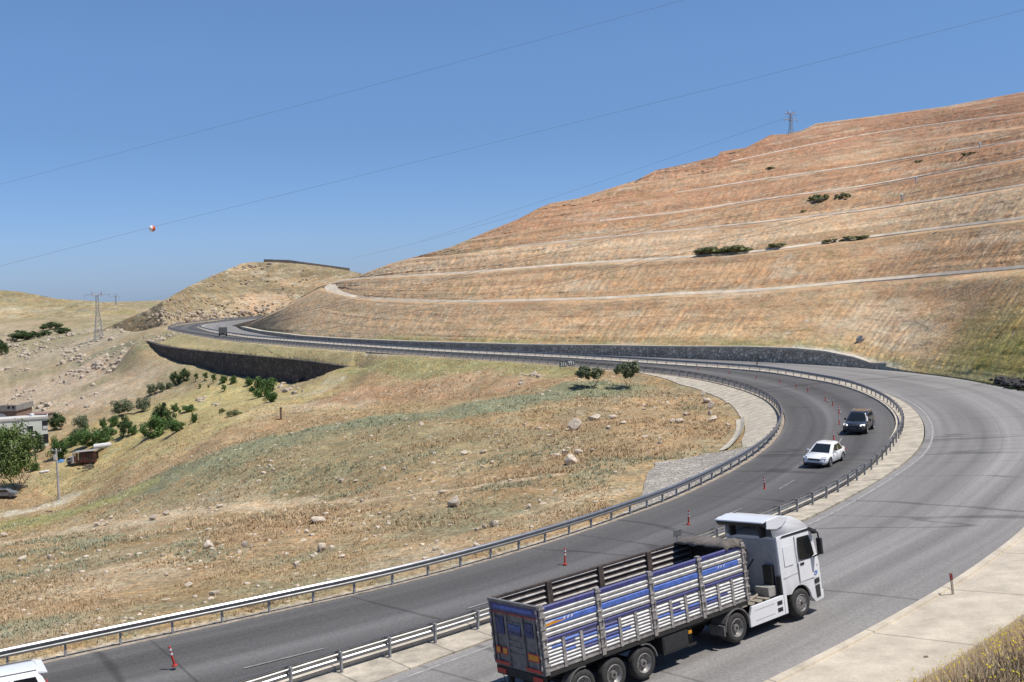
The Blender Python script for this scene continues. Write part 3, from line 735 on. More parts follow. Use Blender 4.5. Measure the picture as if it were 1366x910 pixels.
# concrete lining inside the bend, and the stone pitching beside it
def idx_u(pu, pv): 
    p = Pz(pu, pv, -.2)[:2]; return int(np.argmin(((IN-p)**2).sum(1)))
kA, kB, kC = idx_u(845, 687), idx_u(1036, 588), idx_u(845, 494)
def lining(name, k0, k1, wf, m, drop, off0=.72, lift=.0, drape=False, nn=7):
    ks = np.arange(k0, k1+1); rows = []; uvs = []
    for t in np.linspace(0, 1, nn):
        o_ = np.array([off0 + t*(wf((k-k0)/(k1-k0))-off0) for k in ks])
        q = IN[ks]-NIN[ks]*o_[:, None]
        z = np.array([float(zin(p[1])) for p in IN[ks]]) - .08 - drop*t + lift
        if drape: z = np.maximum(z, Tz(q[:, 0], q[:, 1])+.07)
        rows.append(np.column_stack([q, z])); uvs.append(np.column_stack([o_, ks.astype(float)]))
    last = rows[-1].copy(); last[:, 2] -= 1.0; rows.append(last); uvs.append(uvs[-1])
    return struct(np_mesh(name, np.array(rows).reshape(-1, 3), grid_faces(len(rows), len(ks)), m, None, False, uv=np.array(uvs).reshape(-1, 2)))
lining('concrete_lining', kB, kC, lambda t: itp(t, [0, .08, .35, .8, 1], [2.4, 3.3, 4.0, 3.2, .9]), conc('lining_concrete', (.50,.44,.35), 2.2, .06, .35), .85, drape=True)
lining('lining_lip', kB+1, kB+22, lambda t: 4.5, conc('lip_concrete', (.52,.46,.37), 0, 0, .3), .62, off0=3.7, lift=-.55, drape=True, nn=3)
def stone_mat(name, cols, scale, mortar=(.3,.27,.22), mw=.06, bump=.1, stain=None):
    m, N, L, B = new_mat(name)
    tc = N.new('ShaderNodeTexCoord')
    vo = N.new('ShaderNodeTexVoronoi'); vo.inputs['Scale'].default_value = scale; L.new(tc.outputs['Object'], vo.inputs['Vector'])
    ve = N.new('ShaderNodeTexVoronoi'); ve.feature = 'DISTANCE_TO_EDGE'; ve.inputs['Scale'].default_value = scale; L.new(tc.outputs['Object'], ve.inputs['Vector'])
    sp = N.new('ShaderNodeSeparateColor'); L.new(vo.outputs['Color'], sp.inputs[0])
    cr = N.new('ShaderNodeValToRGB'); e = cr.color_ramp.elements
    e[0].position = 0; e[0].color = (*cols[0], 1); e[1].position = 1; e[1].color = (*cols[-1], 1)
    for i, c in enumerate(cols[1:-1]):
        q = e.new((i+1)/(len(cols)-1)); q.color = (*c, 1)
    L.new(sp.outputs[0], cr.inputs[0])
    mr = N.new('ShaderNodeMapRange'); mr.inputs['From Min'].default_value = mw*.4; mr.inputs['From Max'].default_value = mw; L.new(ve.outputs['Distance'], mr.inputs['Value'])
    mx = N.new('ShaderNodeMix'); mx.data_type = 'RGBA'; mx.inputs['A'].default_value = (*mortar, 1); L.new(cr.outputs[0], mx.inputs['B']); L.new(mr.outputs[0], mx.inputs['Factor'])
    nz = N.new('ShaderNodeTexNoise'); nz.inputs['Scale'].default_value = .35; nz.inputs['Detail'].default_value = 5; L.new(tc.outputs['Object'], nz.inputs['Vector'])
    r = N.new('ShaderNodeMapRange'); r.inputs['From Min'].default_value = .3; r.inputs['From Max'].default_value = .7; r.inputs['To Min'].default_value = .75; r.inputs['To Max'].default_value = 1.2; L.new(nz.outputs['Fac'], r.inputs['Value'])
    vm = N.new('ShaderNodeVectorMath'); vm.operation = 'SCALE'; L.new(mx.outputs['Result'], vm.inputs[0]); L.new(r.outputs[0], vm.inputs['Scale'])
    L.new(vm.outputs[0], B.inputs['Base Color']); B.inputs['Roughness'].default_value = .9
    b = N.new('ShaderNodeBump'); b.inputs['Distance'].default_value = bump; L.new(mr.outputs[0], b.inputs['Height']); L.new(b.outputs['Normal'], B.inputs['Normal'])
    return m
M_PITCH = stone_mat('grey_stone_pitching', [(.30,.27,.23),(.42,.375,.32),(.52,.47,.40)], 3.2, (.30,.265,.215), .09)
lining('stone_pitching', kA, kB, lambda t: itp(t, [0, .2, .5, .8, 1], [.75, 2.4, 6.0, 8.0, 5.0]) + .8*(vnoise(np.array([t*14.]), np.array([.5]), 5)[0]-.5), M_PITCH, 1.1, lift=.02, drape=True, nn=9)
# painted lines
M_LINE = mat('worn_white_paint', (.33,.315,.295), .8, var=.3, scale=2.5)
def painted(name, C, N_, off, z, w, s0, s1, dash=None, m=M_LINE):
    s = np.r_[0, np.cumsum(np.linalg.norm(np.diff(C, axis=0), axis=1))]; mb = MB()
    def at(t, o):
        i = np.interp(t, s, np.arange(len(s))); a = int(i); b = min(a+1, len(C)-1); f = i-a
        p = C[a]*(1-f)+C[b]*f + (N_[a]*(1-f)+N_[b]*f)*o
        return (p[0], p[1], float(z(p, o)))
    t = s0
    while t < s1:
        e = min(t+(dash[0] if dash else 2.0), s1); k = t
        while k < e - .01:
            q = min(k+1., e); mb.quad(at(k, off-w/2), at(q, off-w/2), at(q, off+w/2), at(k, off+w/2)); k = q
        t = e + (dash[1] if dash else 0)
    return struct(mb.build(name, m, recalc=False))
def zout(p, o):
    d = p[1]; return zk(d) + (zo(d)-zk(d))*np.clip(o/10.6, 0, 1) + .012
def zinn(p, o):
    d = p[1]; return zin(d) + (zm(d)-zin(d))*np.clip(o/8.2, 0, 1) + .014
LK = len(KERB); 
painted('edge_line', KERB, NKERB, .55, zout, .14, 30, LK-5)
painted('lane_dashes', IN, NIN, 5.1, zinn, .10, 22, 150, (3, 6), m=mat('faded_dash_paint', (.235,.225,.215), .8, var=.3, scale=3))
# ================================================================== WALLS, RAILS, POSTS
M_STONEW = stone_mat('rubble_masonry', [(.34,.29,.23),(.54,.46,.36),(.42,.36,.28),(.72,.63,.50),(.60,.51,.40),(.42,.36,.29)], 1.9, (.28,.24,.19), .07, .12)
M_DARKW = stone_mat('dark_masonry', [(.055,.046,.04),(.10,.083,.07),(.07,.06,.052),(.15,.12,.10),(.08,.068,.058)], 1.5, (.045,.039,.034), .06, .15)
M_CAP = mat('wall_cap_concrete', (.50,.45,.37), .9, var=.2, scale=1.5)
def wall_from(name, pts, ztop, zbot, thick, m, mcap, label, cat='wall', cap=.18):
    pts = np.array(pts); n = normals(pts)
    if n[len(n)//2][1] < 0: n = -n
    t = thing(name, label, cat, (pts[0][0], pts[0][1], zbot[0]))
    inv = t.matrix_world.inverted() if False else None
    off = np.array(t.location)
    fr = np.column_stack([pts, zbot]); ft = np.column_stack([pts, ztop]); bt = np.column_stack([pts+n*thick, ztop]); bb = np.column_stack([pts+n*thick, zbot])
    V = np.array([fr, ft, bt, bb])-off
    F_ = list(map(tuple, grid_faces(4, len(pts)))); L_ = len(pts)
    F_ += [(0, L_, 2*L_, 3*L_), (L_-1, 4*L_-1, 3*L_-1, 2*L_-1)]
    np_mesh('masonry', V.reshape(-1, 3), F_, m, None, False, t)
    if cap:
        q = [np.column_stack([pts+n*a, ztop+b]) for a, b in ((-.06, -.06), (-.06, cap), (thick+.5, cap), (thick+.5, -.06))]
        np_mesh('coping', (np.array(q)-off).reshape(-1, 3), [f for f in F_], mcap, None, False, t)
    return t
# long rubble wall along the outer road
ow = []
for k in range(0, len(OUT)):
    d = OUT[k][1]
    if d < 139.5: continue
    p = OUT[k] + 1.0*NOUT[k]; u, _ = project((p[0], p[1], 0)); u = float(u)
    if d > 300 and ow and u > ow[-1][0]: 
        if len(ow) and ow[-1][3] > 60: break
        ow.append((u, p[0], p[1], (ow[-1][3] if ow else 0)+1)); continue
    ow.append((u, p[0], p[1], 0))
ow = np.array(ow)
ozt = np.array([CAMZ + ray(max(min(u, 1163), 316), float(WT(max(min(u, 1163), 316))))[2]*y - .18 for u, x, y, _ in ow])
nose = int(np.argmin(ow[:, 0])); ozt[nose:] = ozt[nose]
wall_from('retaining_wall', ow[:, 1:3], ozt, np.full(len(ow), -.6), .7, M_STONEW, M_CAP, 'long grey rubble stone retaining wall with pale coping at the foot of the terraced hill', cap=.17)
# dark wall below the road
dq = DWc - np.column_stack([DWn*1.2, np.zeros(len(DWc)), np.zeros(len(DWc))])
wall_from('retaining_wall', dq[:, :2], DWc[:, 2]+.1, np.minimum(DWc[:, 3]-2.0, DWc[:, 2]-.5), 1.1, M_DARKW, M_CAP, 'dark almost black stone retaining wall below the far road', cap=0)
_d = P(404, 509, 220); mb = MB(); mb.box(-.5, .5, -.2, .6, -1.6, .5, 0); mb.box(-.4, .4, -.24, -.18, -1.4, .35, 1)
_q = dq[int(np.argmin(np.abs(np.array([project((p[0], p[1], p[3]))[0] for p in dq])-404)))]
o = mb.build('culvert_mouth', [M_DARKW, mat('culvert_dark', (.02,.02,.02))], None); o.location = (_q[0]-.3, _q[1]-.9, _q[3]+.6); o.rotation_euler = (0, 0, .5)
tag(o, 'small dark culvert opening at the foot of the dark wall', 'culvert')
# walled compound on the stony hilltop
def pline(px): return np.array([P(u, v, d) for u, v, d in px])
M_COMP = mat('compound_grey_brown', (.23,.195,.16), .9, var=.2, scale=.3); M_COMP2 = mat('compound_pale', (.27,.24,.21), .9, var=.2, scale=.3)
t = thing('compound_wall', 'low grey walled compound standing on top of the stony hill', 'wall', P(380, 352, 520))
L0 = np.array(t.location)
def slab(name, px, hpx, m):
    pts = resample(pline(px), 4.0); h = hpx*px[0][2]/F
    mb = MB()
    for a, b in zip(pts[:-1], pts[1:]):
        a = a-L0; b = b-L0; up = np.array((0, 0, h)); dn = np.array((0, 0, -4.)); bk = np.array((.0, 1.2, 0))
        mb.add([a+dn, b+dn, b+up, a+up, a+dn+bk, b+dn+bk, b+up+bk, a+up+bk], [(0,1,2,3),(4,7,6,5),(3,2,6,7)])
    mb.build(name, m, t)
slab('left_run', [(352,349.5,562),(386,350.5,560)], 3.6, M_COMP); slab('side_run', [(386,350.5,560),(406,353.5,558)], 3.6, M_COMP2); slab('long_run', [(406,354,557),(466,362,556)], 4.2, M_COMP)
# ---- guard rails
M_GALV = mat('galvanised_steel', (.40,.40,.40), .36, .9, var=.12, scale=3.)
M_POST = mat('galvanised_post', (.30,.31,.32), .6, .2, var=.25, scale=4.)
WB = [(.0,.79),(.028,.785),(.085,.735),(.085,.685),(.015,.635),(.015,.605),(.085,.555),(.085,.505),(.028,.455),(.0,.45)]
WB = WB + [(a-.014, b) for a, b in WB[::-1]]
def guard_rail(label, C, N_, z, k0, k1, off, side, order, step=2, maxposts=100):
    """W beam swept along a curve at plan offset off; beam faces 'side' (+1 right of travel, -1 left); posts behind it"""
    t = thing('guard_rail', label, 'guard rail', (float(C[k0][0]), float(C[k0][1]), 0.0)); L0 = np.array((t.location))
    ks = np.arange(k0, k1)
    base = C[ks] + N_[ks]*off; zz = np.array([float(z(p[1])) for p in C[ks]])
    rows = []
    for a, b in WB: rows.append(np.column_stack([base + N_[ks]*side*a, zz+b]) - L0)
    rows.append(rows[0])
    np_mesh('beam', np.array(rows).reshape(-1, 3), grid_faces(len(rows), len(ks)), M_GALV, None, False, t)
    pm = MB(); pm.box(-.055, .055, -.035, .035, -.35, .74); pm.box(-.075, -.055, -.035, .035, .48, .72)
    me = pm.build('post', M_POST, None); mesh = me.data; bpy.data.objects.remove(me)
    pk = list(range(k0, k1, step))
    vis = sorted(pk, key=lambda k: C[k][1]) if order == 'near' else pk
    vis = [k for k in vis if -60 < project((C[k][0], C[k][1], 0))[0] < 1430 and C[k][1] > 22]
    own = set(vis[:maxposts]); rest = MB()
    for k in pk:
        q = C[k] + N_[k]*(off - side*.075); ang = math.atan2(N_[k][1]*side, N_[k][0]*side)
        if k in own:
            o = bpy.data.objects.new('post', mesh); link(o, t); o.location = (q[0]-L0[0], q[1]-L0[1], float(z(C[k][1]))); o.rotation_euler = (RNG.gauss(0, .012), RNG.gauss(0, .02), ang)
        else:
            c_, s_2 = math.cos(ang), math.sin(ang)
            V = [(q[0]-L0[0]+c_*v.co.x-s_2*v.co.y, q[1]-L0[1]+s_2*v.co.x+c_*v.co.y, float(z(C[k][1]))+v.co.z) for v in mesh.vertices]
            rest.add(V, [tuple(p.vertices) for p in mesh.polygons])
    if rest.v:
        o = rest.build('far_posts', M_POST, t); o['kind'] = 'stuff'
    return t
M_GALV.node_tree.nodes['Principled BSDF']
guard_rail('galvanised guard rail along the inner edge of the curve beside the dry meadow', IN, NIN, lambda d: zin(d)-.02, 34, len(IN)-2, -.30, +1, 'near')
guard_rail('galvanised guard rail on the concrete median between the two carriageways', MED, NMED, lambda d: zm(d)+.03, 30, len(MED)-60, .50, -1, 'near')
# ---- flexible delineators
M_RED = mat('delineator_red', (.42,.035,.025), .55, var=.25, scale=12); M_WHT = mat('reflective_white', (.70,.70,.68), .45, var=.15, scale=12); M_BLK = mat('rubber_black', (.025,.024,.024), .8)
def make_delineator():
    t = thing('delineator', 'x', 'delineator post')
    b = MB(); b.lathe_z([(0,.11),(.03,.105),(.055,.05),(.07,.045)], n=14); b.build('base', M_RED, t, True)
    b = MB(); b.lathe_z([(.06,.043),(.70,.038),(.745,.034),(.76,.02)], n=12); p = b.build('post', M_RED, t, True)
    for z0 in (.42, .58):
        c = MB(); c.lathe_z([(z0,.0435),(z0+.085,.0425)], n=12); c.build('band', M_WHT, p, True)
    return t
DEL = [(233,888,.16,'lone red and white delineator post nearest the bottom left corner, beside the white car roof'),
 (753.5,753,.10,'red and white delineator post just above the rear half of the truck trailer'),
 (918.5,699,.06,'red and white delineator post just above the front end of the truck trailer'),
 (1020,652,.09,'red and white delineator post between the truck cab and the white sedan'),
 (1077,613,.05,'red and white delineator post half hidden behind the white sedan'),
 (1112.5,587,.12,'red and white delineator post between the white sedan and the dark car'),
 (1119.7,566,.04,'red and white delineator post level with the windscreen of the dark car'),
 (1119.2,551.5,.03,'red and white delineator post just behind the dark car roof on the bend'),
 (1111,541,.03,'red and white delineator post second past the dark car round the bend'),
 (1101,534,.03,'red and white delineator post third past the dark car round the bend'),
 (1077.5,522.5,.02,'small red delineator post fourth past the dark car, where the row turns left'),
 (1062,516.6,.03,'small red delineator post fifth past the dark car along the row'),
 (1040.5,510.5,.02,'small red delineator post sixth past the dark car along the row'),
 (1009,505,.02,'small red delineator post third from the far end of the row'),
 (973,498.5,.02,'tiny red delineator post second from the far end of the row'),
 (931.5,494,.02,'tiny red delineator post at the far end of the row')]
proto = make_delineator()
for i, (u, v, lean, lb) in enumerate(DEL):
    o = proto if i == 0 else copy_tree(proto)
    z = 0.
    for _ in range(6):
        p = Pz(u, v, z); ii, oo = offset_to(IN, NIN, [p[0]], [p[1]]); q = IN[ii[0]]; z = float(zinn(q, oo[0]))
    o.location = (p[0], p[1], z-.002); o.rotation_euler = (0, -lean-.05, RNG.uniform(0, 6)); o['label'] = lb; o['group'] = 'delineator posts along the lane line'
# marker posts at the road edge
M_WOODP = mat('weathered_post_grey', (.36,.31,.27), .8, var=.2, scale=10)
def edge_post(u, v, z, h, label, cols, lean=0.08, r=.045):
    p = Pz(u, v, z)
    t = thing('marker_post', label, 'marker post', p); t.rotation_euler = (0, -lean, .3)
    a = MB(); a.box(-r, r, -r*.5, r*.5, -.3, h); b = a.build('shaft', cols[0], t, bevel=.006)
    a = MB(); a.box(-r*1.06, r*1.06, -r*.6, r*.6, h*.62, h*.93); a.build('reflector', cols[1], t)
    return t
edge_post(1271, 790.5, .93, .80, 'thin pale marker post with a red top leaning on the near concrete apron', (M_WOODP, mat('dark_red_band', (.22,.03,.03), .6)), .12)
edge_post(1009.5, 486.5, .05, 1.05, 'dark leaning marker post at the far road edge before the stone wall', (mat('dark_post', (.06,.055,.05), .7), M_BLK), -.28, .08)
# ---- double chevron board by the far rail
t = thing('road_sign', 'pair of black and white chevron boards on posts beside the inner rail', 'road sign', hit(757, 492)); t.rotation_euler = (0, 0, .15); t.scale = (.62, .8, .68)
h0 = 1.0
for sx, x0 in ((-1, -1.95), (1, .05)):
    a = MB(); a.box(x0, x0+1.75, -.03, .03, .45+(sx > 0)*.22, 1.6+(sx > 0)*.22); b = a.build('board', mat('board_black', (.03,.03,.03), .6), t, bevel=.01)
    a = MB()
    zc = 1.025+(sx > 0)*.22
    for k in range(3):
        xx = x0+.22+k*.5
        a.prism([(xx,zc+.42),(xx+.26,zc+.42),(xx+.46,zc),(xx+.26,zc-.42),(xx,zc-.42),(xx+.2,zc)], -.036, -.03)
    if sx > 0: a.box(x0+.12, x0+1.1, -.037, -.031, zc+.1, zc+.45)
    a.build('chevron', mat('board_white', (.62,.62,.60), .5), b)
for x0 in (-1.75, -.25, 1.6):
    a = MB(); a.tube((x0, .06, -.5), (x0, .06, 1.7), .05); a.build('post', M_POST, t, True)
# small grey panel on the median rail behind the truck
p = P(904, 716.5, 52.5); t = thing('warning_panel', 'small grey rectangular panel on the median rail behind the truck trailer', 'sign', (p[0], p[1], float(zm(p[1]))+.1)); t.rotation_euler = (0, 0, .75)
a = MB(); a.box(-.30, .30, -.02, .02, .36, .70); b = a.build('panel', mat('panel_grey', (.16,.17,.175), .6), t, bevel=.01)
a = MB(); a.box(-.27, -.02, -.026, -.02, .39, .67); a.box(.02, .27, -.026, -.02, .39, .67); a.build('panel_field', mat('panel_grey_dark', (.10,.105,.11), .5), b)
a = MB(); a.tube((0, .04, 0), (0, .04, .66), .03); a.build('stem', M_POST, t)
# ---- concrete channels and tracks on the hill benches
M_CHAN = mat('channel_concrete', (.62,.53,.41), .9, var=.22, scale=.35)
M_CHAND = mat('channel_dusty', (.52,.43,.33), .95, var=.3, scale=.35)
def channel(name, line, us, h, dep, m, lift=0., wob=0.):
    us = np.array(us, float); rows = []; top = []
    pts = np.array([HP(u, float(line(u))+wob*(vnoise(u/37., u*0+3., 7)-.5), .9) for u in us]); pts = smooth(pts, 2.0, 4.0)
    fw = np.column_stack([pts[:, :2]/np.linalg.norm(pts[:, :2], axis=1)[:, None], np.zeros(len(pts))])
    rows = [pts - fw*.3 + np.array((0, 0, -.9)), pts - fw*.3 + np.array((0, 0, -h*.55+lift)), pts + fw*h*1.1 + np.array((0, 0, h*.55+lift)), pts + fw*(dep+h) + np.array((0, 0, h*.55+lift)), pts + fw*(dep+h) + np.array((0, 0, -.9))]
    return struct(np_mesh(name, np.array(rows).reshape(-1, 3), grid_faces(5, len(pts)), m, None, False))
channel('lowest_channel', TL[0], np.arange(470, 1420, 8.), .36, 1.2, M_CHAN)
channel('second_channel', TL[1], np.arange(470, 1420, 8.), .32, 1.2, M_CHAN)
channel('third_channel', TL[2], np.arange(690, 1420, 8.), .30, 1., M_CHAND, 0, 1.5)
channel('fourth_channel', TL[3], np.arange(800, 1420, 8.), .28, 1., M_CHAND, 0, 2.)
channel('fifth_channel', TL[4], np.arange(900, 1420, 8.), .28, 1., M_CHAND, 0, 2.)
channel('seventh_channel', TL[6], np.arange(975, 1420, 8.), .26, 1., M_CHAND, 0, 2.)
ho = [(478,370.5),(462,372),(445,375.5),(434,379),(428,382.5),(432,386.5),(442,390.5),(456,394),(474,397.2)]
hi = [(478,373.5),(466,375),(456,377.2),(450,379.8),(448,382.2),(449,385),(455,388.2),(464,391),(476,394.6)]
po = smooth(np.array([HP(u, v, 2.2) for u, v in ho]), 1.0, 3.0); pi_ = smooth(np.array([HP(u, v, 1.6) for u, v in hi]), 1.0, 2.0)
n_p = 60
def renum(c, n): 
    s = np.linspace(0, len(c)-1, n); return np.stack([np.interp(s, np.arange(len(c)), c[:, j]) for j in range(3)], 1)
po, pi_ = renum(po, n_p), renum(pi_, n_p)
low = po.copy(); low[:, 2] -= 1.5
struct(np_mesh('hairpin_track', np.array([low, po, pi_]).reshape(-1, 3), grid_faces(3, n_p), M_CHAN, None, False))
# pale path above the right end of the wall
# ================================================================== POWER LINES
M_STEEL = mat('lattice_steel', (.30,.31,.33), .6, .3, var=.15, scale=2.); M_INS = mat('insulator_red', (.33,.08,.05), .4); M_WIRE = mat('wire_grey', (.16,.18,.21), .6, .3)
def lattice(mb, p0, w0, p1, w1, n, r):
    prev = None
    for i in range(n+1):
        t_ = i/n; z = p0+(p1-p0)*t_; w = w0+(w1-w0)*t_
        c = [(-w, -w, z), (w, -w, z), (w, w, z), (-w, w, z)]
        if prev:
            for k in range(4):
                mb.bar(prev[k], c[k], r); mb.bar(prev[k], c[(k+1) % 4], r*.6); mb.bar(prev[(k+1) % 4], c[k], r*.6); mb.bar(c[k], c[(k+1) % 4], r*.6)
        prev = c
def pylon(label, base, H, rz, arms, sink=0., wid=.085, r=.10):
    t = thing('power_pylon', label, 'pylon', base, rz)
    mb = MB(); lattice(mb, -sink, H*wid, H*.62, H*.028, 7, r); lattice(mb, H*.62, H*.028, H*.93, H*.022, 5, r*.8); mb.build('tower', M_STEEL, t)
    for z, L in arms:
        m2 = MB()
        for s in (-1, 1):
            m2.bar((0, -.3, H*z), (s*H*L, 0, H*z+.3), r*.9); m2.bar((0, .3, H*z), (s*H*L, 0, H*z+.3), r*.9); m2.bar((0, 0, H*z+H*.05), (s*H*L, 0, H*z+.3), r*.7)
            for q in (.33, .66): m2.bar((s*H*L*q, 0, H*z+.2), (s*H*L*q, 0, H*z+H*.05*(1-q)+.2), r*.6)
        m2.build('cross_arm', M_STEEL, t)
        m3 = MB()
        for s in (-1, 1): m3.tube((s*H*L*.95, 0, H*z+.2), (s*H*L*.95, 0, H*z-H*.05), r*.7)
        m3.build('insulator', M_STEEL, t)
    for s in (-1, 1):
        m4 = MB(); m4.bar((0, 0, H*.9), (s*H*.09, 0, H*.96), r); m4.bar((s*H*.09, 0, H*.9), (s*H*.09, 0, H), r); m4.build('peak', M_INS if len(arms) > 1 else M_STEEL, t)
    return t
b_ = hit(132, 454, 200, 800); Hp = 67*b_[1]/F
pylon('tall grey lattice pylon with two peaks in front of the far green hill', (b_[0], b_[1], b_[2]-.5), Hp, .25, [(.92, .24), (.62, .40)])
b_ = P(155, 412, 900); pylon('tiny distant pylon on the ridge beside the tall lattice pylon', (b_[0], b_[1], b_[2]-3), 16, .25, [(.8, .2)], 2, r=.12)
b_ = P(1055, 181, 330); pylon('grey lattice pylon standing up behind the skyline of the terraced hill', (b_[0], b_[1], b_[2]-6), 33*330/F+6, .5, [(.78, .20), (.92, .15)], 2, .13, .10)
def wire(name, px, r, label, group=None, sag=0.):
    pts = np.array([P(u, v, d) for u, v, d in px], float); q = resample(pts, max(1., np.linalg.norm(pts[-1]-pts[0])/60))
    s = np.linspace(0, 1, len(q)); q[:, 2] -= 4*sag*s*(1-s)
    mb = MB(); mb.path(list(q), r, 5); o = mb.build(name, M_WIRE, None)
    return tag(o, label, 'wire', group)
wire('power_cable', [(-60,262,150),(0,246,148),(450,127,132),(905,2,118),(1100,-54,110)], .013, 'upper thin overhead cable rising across the blue sky to the top edge')
wire('power_cable', [(-60,370,152),(0,355,150),(203,303,145),(660,190,130),(1000,106,120),(1366,13,108),(1480,-18,106)], .013, 'lower thin overhead cable crossing the sky and carrying the marker ball')
p = P(203, 305, 145)
t = thing('marker_ball', 'small red and white aerial marker ball on the lower sky cable', 'marker ball', p, 2.0)
R_ = .42; pr = [(-R_*math.cos(a), R_*math.sin(a)+.001) for a in np.linspace(0, math.pi, 13)]
mb = MB(); mb.lathe_y(pr[:7], 0, 0, 18); mb.build('red_half', mat('ball_red', (.55,.10,.05), .5), t, True); mb = MB(); mb.lathe_y(pr[6:], 0, 0, 18); mb.build('white_half', mat('ball_white', (.8,.8,.78), .5), t, True)
HW = [[(1420,160),(1307,190),(1140,232),(900,292),(750,333),(560,379),(420,412),(330,431)], [(1420,170),(1307,197),(1140,239),(900,297),(750,337),(560,382),(420,415),(335,434)],
      [(1420,208),(1222,256),(1100,286),(900,334),(750,374),(560,408),(400,437)], [(1420,217),(1203,266),(1050,303),(900,341),(750,380),(560,414),(430,440)], [(1420,188),(1222,238),(1050,276),(870,308)], [(1420,196),(1300,219),(1139,255)]]
nm = ['uppermost cable of the bundle crossing the terraced hill', 'second cable of the bundle crossing the terraced hill', 'cable crossing the middle of the terraced hill down to the wall', 'lowest cable crossing the terraced hill down to the wall', 'cable ending midway across the terraced hill', 'short cable crossing the right part of the terraced hill']
for px, n_ in zip(HW, nm):
    q = []
    for u, v in px:
        d = float(hill_depth(min(max(u, 340), 1400), v)); q.append((u, v, d*.80))
    wire('power_cable', q, .025, n_, 'cables strung across the terraced hill')
for (u, v), n_ in zip([(1307,194),(1222,240),(1203,263)], ['topmost pale insulator on the cables near the right edge of the hill', 'middle pale insulator on the hill cables', 'lowest pale insulator on the hill cables']):
    d = float(hill_depth(u, v))*.80; h = 8*d/F
    mb = MB(); mb.lathe_z([(-h/2,.07),(-h/2+.05,.16),(-h*.2,.16),(-h*.18,.09),(h*.05,.09),(h*.07,.2),(h*.4,.2),(h/2,.08)], n=10); o = mb.build('cable_insulator', mat('insulator_pale', (.55,.54,.52), .5), None, True)
    o.location = P(u, v, d); tag(o, n_, 'insulator', 'pale insulators on the hill cables')
for k, (a, b) in enumerate([((150,407,860),(262,385,700)), ((155,409,870),(258,389,700)), ((470,345,600),(690,287,420)), ((560,322,560),(1052,156,336))]):
    wire('power_cable', [a, ((a[0]+b[0])/2, (a[1]+b[1])/2+2, (a[2]+b[2])/2), b], .035, ['upper faint far cable left of the stony hill', 'lower faint far cable left of the stony hill', 'faint cable above the left shoulder of the terraced hill', 'faint cable sloping up to the pylon behind the hill crest'][k], 'faint far cables')
# ================================================================== VEHICLES
W_PAINT = mat('white_truck_paint', (.72,.73,.75), .35, var=.06, scale=1.2, coat=.4)
W_SLAT = mat('slat_white_paint', (.66,.65,.63), .5, var=.22, scale=5.)
B_DARK = mat('slat_navy', (.04,.043,.165), .45, var=.2, scale=5.); B_BRI = mat('slat_blue', (.065,.13,.42), .5, var=.28, scale=5.)
G_STEEL = mat('trailer_grey', (.30,.28,.265), .6, .1, var=.35, scale=6.); RUSTY = mat('dark_rusty_steel', (.075,.055,.045), .8, var=.4, scale=4.)
SLATIN = mat('slat_inner_grey', (.36,.34,.32), .6, var=.3, scale=4.)
D_PLAST = mat('dark_plastic', (.022,.022,.024), .55, var=.2); CHASSIS = mat('chassis_black', (.02,.019,.018), .7, var=.3, scale=4.)
TYRE = mat('tyre_rubber', (.035,.033,.032), .85, var=.3, scale=8.); RIM = mat('steel_rim', (.30,.29,.28), .45, .55, var=.25, scale=8.)
HUB = mat('dark_hub', (.05,.045,.04), .6, .3); GLASS_D = mat('dark_glass', (.012,.014,.016), .06, var=.1, spec=.8)
CANVAS = mat('tarpaulin_brown', (.135,.115,.10), .9, var=.3, scale=5., bump=.05)
YELLOW = mat('reflector_yellow', (.60,.26,.02), .5); REDP = mat('reflector_red', (.42,.04,.03), .5); SKIRT_G = mat('mudguard_grey', (.13,.125,.12), .6, var=.25)
TANK = mat('deck_plate_tan', (.33,.29,.24), .6, .2, var=.25, scale=6.)
def add_wheel(parent, name, x, ys, z, r, w, rimmat=RIM, hubdeep=.10, n=30, side=-1):
    """wheel centred (x, z); outer face at y=ys, width w inwards; tyre with tread shoulder, rim as sub-part"""
    s = side                                            # -1: outer face looks to -y
    def Y(a): return ys - s*a
    mb = MB(); mb.lathe_y([(Y(.02), r*.60), (Y(-.0), r*.70), (Y(.0), r*.86), (Y(.03), r*.96), (Y(.07), r), (Y(w-.07), r), (Y(w), r*.9), (Y(w), r*.3)], x, z, n)
    o = mb.build(name, TYRE, parent, 35)
    m2 = MB(); m2.lathe_y([(Y(.012), r*.62), (Y(.0), r*.58), (Y(.05), r*.54), (Y(hubdeep), r*.44), (Y(hubdeep), r*.26), (Y(hubdeep*.25), r*.22), (Y(hubdeep*.2), .001)], x, z, n)
    for k in range(8):
        a = 2*math.pi*k/8; cx_, cz_ = x+r*.34*math.cos(a), z+r*.34*math.sin(a)
        m2.tube((cx_, Y(hubdeep-.03), cz_), (cx_, Y(hubdeep+.02), cz_), r*.045, n=6)
    rr = m2.build('rim', rimmat, o, 35)
    m3 = MB(); m3.lathe_y([(Y(hubdeep*.3-.03), .001), (Y(hubdeep*.3-.03), r*.10), (Y(hubdeep), r*.13)], x, z, 16); m3.build('hub', HUB, o, True)
    return o
def R3(yaw, pitch, roll):
    return Matrix.Rotation(yaw, 3, 'Z') @ Matrix.Rotation(-pitch, 3, 'Y') @ Matrix.Rotation(roll, 3, 'X')
